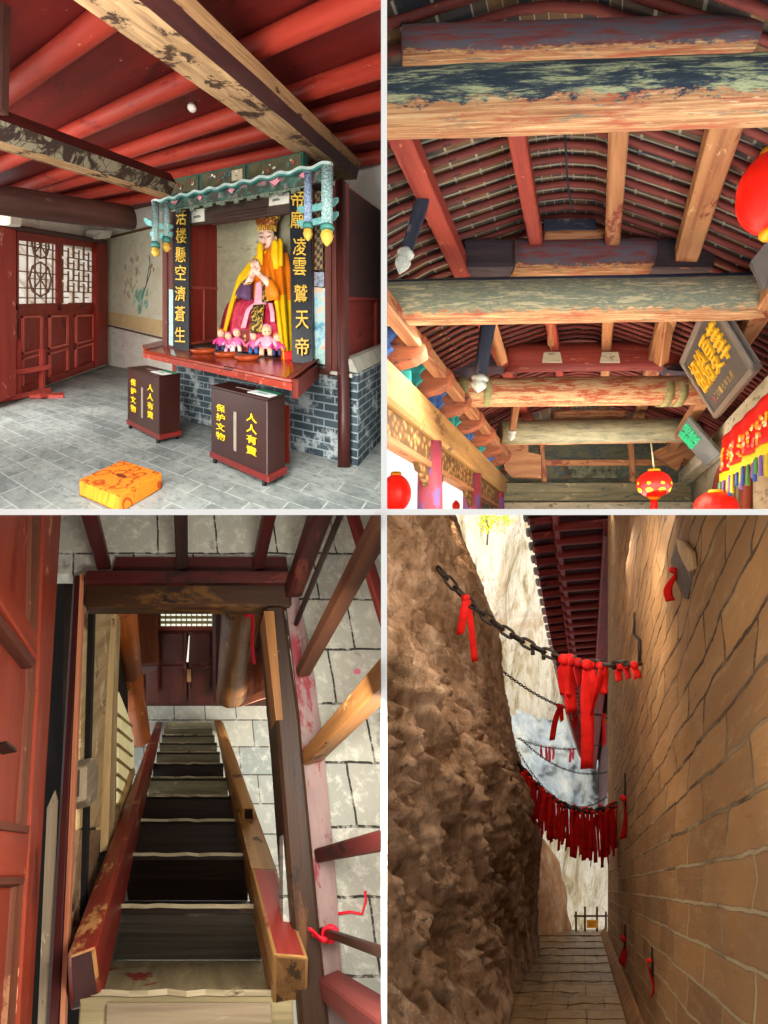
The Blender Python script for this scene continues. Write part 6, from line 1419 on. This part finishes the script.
def cl2(u, v_):
    top = 728 + 22 * u + 7 * noise.noise(V((u * 6, 0, 3))); py = top + (830 - top) * v_; px = 505 + 150 * u
    return at(px, py, 29.0) + V((0, 1.0 * noise.noise(V((u * 8, v_ * 6, 4))) + .5 * noise.noise(V((u * 25, v_ * 18, 6))) + 2.5 * (1 - v_) ** 3, 0))
m = MB(); m.grid(cl2, 60, 40); obj('shaded_cliff', m, bluem4, label='low grey blue cliff piece coloured as shade on the cream cliff', cat='cliff', kind='thing')  # bluish shadow low on the far cliff, built as a coloured piece
# foliage at the top
leafm = plain('leaf_yellow_green', 'b8c83a', .7, .25, 30); t = thing('cliff_bush', 'yellow green bush growing on the cream cliff at the top edge', 'bush', at(487, 535, 27))
rnd = random.Random(8); m = MB()
for k in range(230):
    cx = rnd.choice((484, 490, 503)); px, py = cx + rnd.gauss(0, 4.2), 520 + rnd.gauss(0, 7 if cx < 500 else 4); p = at(px, py, 27 + rnd.uniform(-.6, .6)); a = V((rnd.gauss(0, 1), rnd.gauss(0, 1), rnd.gauss(0, 1))).normalized(); b = a.cross(V((rnd.gauss(0, 1), rnd.gauss(0, 1), 1))).normalized(); s = rnd.uniform(.08, .16)
    m.poly([p - a * s, p + b * s * .5, p + a * s, p - b * s * .5])
f = obj('foliage', m, leafm, t, kind='stuff')
m = MB(); m.tube([at(487, 545, 27.5), at(488, 530, 27.2), at(486, 515, 27)], .05, 6); obj('stem', m, plain('stem_brown', '6a5030', .8), t)

# eaves of the hall beyond the wall
eav = wood('eave_red', '5a1512', '80241c', 6, .1, ('9a4a38', .15, 5), ('34100e', .25, 4), .6); eavd = wood('eave_board_dark', '2c0c0b', '441512', 5, .1)
HE = 7.4
def el(y): return -1.1 + (y - 10) * .02 + .0018 * (y - 10) ** 2                  # outer edge of the eave
m = MB(); m.grid(lambda u, v_: al(el(9.6 + 19.5 * u) + (2.6 - el(9.6 + 19.5 * u)) * v_, 9.6 + 19.5 * u, HE + .14 + .35 * v_), 20, 6); r2 = bmesh.ops.extrude_face_region(m.bm, geom=m.bm.faces[:]); bmesh.ops.translate(m.bm, verts=[q for q in r2['geom'] if isinstance(q, bmesh.types.BMVert)], vec=Z * .2)
t = thing('temple_eave', 'dark red underside of a temple eave with two rows of rafters above the alley', 'eave', al(.6, 12, HE))
obj('soffit_board', m, eavd, t)
for i in range(46):
    y = 9.8 + i * .42; x0 = el(y); m = MB()
    m.stick(al(x0, y, HE + .06), al(x0 + .62, y, HE + .14), .17, .15); m.bevel(.01); obj('flying_rafter', m, eav, t)
    m = MB(); m.log(al(x0 + .52, y, HE - .05), al(2.2, y, HE + .16), .095, .095, 10); obj('rafter', m, eav, t)
m = MB(); m.stick(al(el(9.6) + .55, 9.6, HE + .0), al(el(29) + .55, 29, HE + .0), .10, .12); obj('edge_board', m, eav, t)
tile = plain('tile_grey', '6e675c', .8, .2, 8)
for i in range(44):
    y = 9.9 + i * .44; x0 = el(y) - .1; m = MB(); m.log(al(x0, y, HE + .24), al(x0 + .3, y, HE + .28), .10, .10, 8); obj('eave_tile', m, tile, t)
m = MB(); m.stick(al(.62, 9.8, HE - .35), al(.62, 29, HE - .35), .36, .4); m.bevel(.03); obj('eave_purlin', m, eav, t)
t = thing('eave_brackets', 'red bracket arms projecting from the hall wall under the eave', 'bracket', al(.4, 17, 5.0))
for (x0, x1, px_y, mm) in ((586, 604, 627, 0), (592, 606, 634, 1)):
    m = MB(); m.stick(at(x1 + 6, px_y - 5, 17), at(x0, px_y + 3, 16.5), .2, .32); m.bevel(.03); obj('arm', m, wood('bracket_arm_red', '7a2a22', '9c4034', 6, .1), t)
m = MB(); m.ball(at(590, 616, 16.8), .3, .3, .2); obj('cap_block', m, eav, t)
m = MB(); m.prism([al(.95, 9.5, 4.3), al(1.15, 9.5, 4.3), al(1.15, 9.5, HE + .3), al(.95, 9.5, HE + .3)], D4 * 20); struct('wall_hall', m, wood('hall_wall_red', '34100e', '4a1612', 3, .3))

# chains
def chain(lab, p0, p1, sag, link, wire, parts=None):
    p0, p1 = V(p0), V(p1); L = (p1 - p0).length * 1.03; nl = max(6, int(L / (link * .78))); m = MB(); pts = []
    for k in range(nl + 1):
        t_ = k / nl; pts.append(p0.lerp(p1, t_) - Z * sag * 4 * t_ * (1 - t_))
    for k in range(nl):
        c = (pts[k] + pts[k + 1]) / 2; d = (pts[k + 1] - pts[k]).normalized(); s = d.cross(V((0, 1, 0.2))).normalized(); b = d.cross(s)
        w_ = s if k % 2 else (b * .8 + s * .6).normalized(); h = (pts[k + 1] - pts[k]).length * .5 + wire * 1.1; r = link * .27
        path = [c + d * ((h - r) + r * math.cos(a)) + w_ * r * math.sin(a) for a in (math.pi / 2, math.pi / 4, 0, -math.pi / 4, -math.pi / 2)] + [c + d * (-(h - r) - r * math.cos(a)) + w_ * r * math.sin(a) for a in (-math.pi / 2, -math.pi / 4, 0, math.pi / 4, math.pi / 2)]
        m.tube(path, wire, 6, closed=True)
    o = obj('iron_chain', m, iron, label=lab, cat='chain'); return pts
R1 = at(438, 568, 5.0); W1_ = on_wall(642, 664) + V((-.02, 0, 0))
c1 = chain('nearest thick iron chain sagging from the cliff to the iron hook on the wall', R1, W1_, .30, .13, .015)
c2 = chain('thin iron chain hung behind the nearest one, from the cliff to the wall', at(494, 664, 8.2), on_wall(607, 715), .22, .075, .008)
c3 = chain('low chain crowded with red ribbons across the alley', at(518, 763, 7.2), on_wall(617, 804), .33, .11, .02)
c4 = chain('faint thin chain low behind the dense ribbons, sagging deepest', at(515, 745, 12), at(608, 796, 12), .75, .07, .007)
c5 = chain('faint thin chain hung between the dense ribbons and the second chain', at(520, 738, 11), at(607, 772, 11), .3, .07, .007)
c6 = chain('faint far chain with pink ribbons across the alley', at(517, 738, 14), at(607, 742, 14), .25, .09, .008)
def pick(pts, px):
    return min(pts, key=lambda p: abs(384 + F * p.x / p.y - px))
# ribbons on the near chain
W = V((1, .1, 0))
near = [(465, 62, 9, .10, 'narrow red ribbon alone on the cliff end of the near chain, its shorter tail', -.14), (467, 108, 7, .09, 'long thin red ribbon on the cliff end of the near chain', .13), (563, 60, 14, .05, 'wide crumpled red ribbon, first of the bunch on the near chain', .05), (569, 86, 15, 0, 'broad bright red ribbon on the near chain just right of the crumpled one', .02), (577, 40, 12, 0, 'short dark red ribbon inside the bunch on the near chain', 0),
        (586, 172, 13, 0, 'longest red ribbon hanging in the middle of the near chain bunch', -.01), (590, 60, 10, 0, 'mid length red ribbon just right of the longest one', 0), (599, 82, 10, 0, 'red ribbon slanting left near the brick wall edge', -.16), (604, 48, 8, 0, 'short red ribbon against the edge of the brick wall', 0), (619, 24, 9, 0, 'short red ribbon knotted on the chain in front of the brick wall, first of three', -.1), (626, 20, 7, 0, 'short dark ribbon knotted in front of the brick wall, between two others', 0), (633, 22, 9, 0, 'short red ribbon nearest the iron hook', .15)]
for k, (px, ln, wd, _, lab, sw_) in enumerate(near):
    p = pick(c1, px); s = p.y / F; x = (px - 384) / F * p.y; p = V((x, p.y - .02, p.z))
    ribbon(lab, p, ln * s * .6, wd * s, red5 if k in (4, 10) else red4, 'ribbons on the near chain', sw_, W, .7, True, k)
lock = plain('brass_lock', 'b5822a', .4, .2)
for k, (px, py, Y, lab) in enumerate(((532, 667, 4.6, 'small grey padlock hanging under the near chain left of the bunch'), (542, 671, 4.5, 'tiny dark padlock hanging just right of the grey one'), (606, 743, 8.5, 'small brass padlock at the edge of the brick wall'), (573, 742, 8.6, 'small brass padlock hanging beside the eave tip'))):
    pc_ = pick(c1 if k < 2 else c2, px); Y = pc_.y; s = Y / F; c = pc_ - Z * 5.5 * s; t = thing('padlock', lab, 'padlock', c - Z * 3 * s)
    m = MB(); m.stick(c - Z * 3 * s, c + Z * 1.5 * s, 4 * s, 2 * s, V((0, 1, 0))); m.bevel(.5 * s); obj('body', m, lock if k > 1 else iron, t)
    m = MB(); m.tube([c + V((1.3 * s * math.cos(a), 0, 1.5 * s + 2.4 * s * math.sin(a))) for a in [math.pi * i / 8 for i in range(9)]], .5 * s, 6); obj('shackle', m, iron, t)
# ribbons on the second chain
for k, (px, ln, lab) in enumerate(((558, 34, 'slanting red ribbon at the left of the second chain'), (561, 14, 'short red ribbon near the eave tip on the second chain'), (574, 16, 'dark red ribbon on the second chain behind the bunch'), (603, 30, 'red ribbon on the second chain against the brick wall'))):
    p = pick(c2, px); s = p.y / F; ribbon(lab, V(((px - 384) / F * p.y, p.y - .03, p.z)), ln * s, 6 * s, red4 if k != 2 else red5, 'ribbons on the second chain', -.2 if k == 0 else 0, W, .6, True, 40 + k)
for k, px in enumerate((541, 546, 549, 553, 570, 573)):
    p = pick(c6, px); s = p.y / F; ribbon('small pink ribbon on the faint far chain across the alley', V(((px - 384) / F * p.y, p.y - .03, p.z)), (10 + (k * 7) % 5) * s, 3 * s, red6, 'pink ribbons on the far chain', 0, W, .6, True, 60 + k)
# dense row of ribbons
rnd = random.Random(21)
for k in range(84):
    f = (k + rnd.uniform(-.4, .4)) / 83; px = 520 + 96 * max(0, min(1, f)); p = pick(c3, px); s = p.y / F
    ln = (30 + 16 * rnd.random() + 22 * math.exp(-((px - 596) / 18) ** 2) * rnd.random()) if px > 536 else 32 + 10 * rnd.random()
    q = V(((px - 384) / F * p.y, p.y + rnd.uniform(-.08, .06), p.z + rnd.uniform(-.02, .03)))
    ribbon('red cloth ribbon in the crowded row on the low chain', q, ln * s, rnd.uniform(2.6, 5.2) * s, red4 if rnd.random() < .75 else red5, 'red ribbons crowding the low chain', rnd.uniform(-.06, .08), W, .9, True, 100 + k)
# gate with a yellow sign
t = thing('iron_gate', 'thin dark iron bar gate closing the far end of the alley', 'gate', at(592, 938, 10.3))
for k, x in enumerate((576, 585, 597, 606)):
    m = MB(); m.tube([at(x, 940, 10.3), at(x, (912, 907, 907, 912)[k], 10.3)], .022, 6); obj('bar', m, plain('gate_iron', '6a4a34', .6, .1), t)
for y in (916, 934):
    m = MB(); m.tube([at(574, y, 10.3), at(608, y, 10.3)], .018, 6); obj('rail', m, plain('gate_rail', '6a4a34', .6, .1), t)
t = thing('warning_sign', 'small yellow sign hung on the iron gate', 'sign', at(592, 928, 10.25))
P = Patch(at(587, 928, 10.15), at(597.5, 928, 10.15), at(597.5, 920, 10.25), at(587, 920, 10.25)); P.n = V((0, -1, .5)).normalized()
m = MB(); P.box(m, 0, 1, 0, 1, -.02, 0); obj('board', m, plain('sign_yellow', 'f0b020', .5), t)
m = MB()
for k in range(3): P.box(m, .15, .85 - .15 * (k % 2), .2 + k * .24, .30 + k * .24, 0, .006)
obj('writing', m, plain('sign_red', 'c8641a', .5), t)
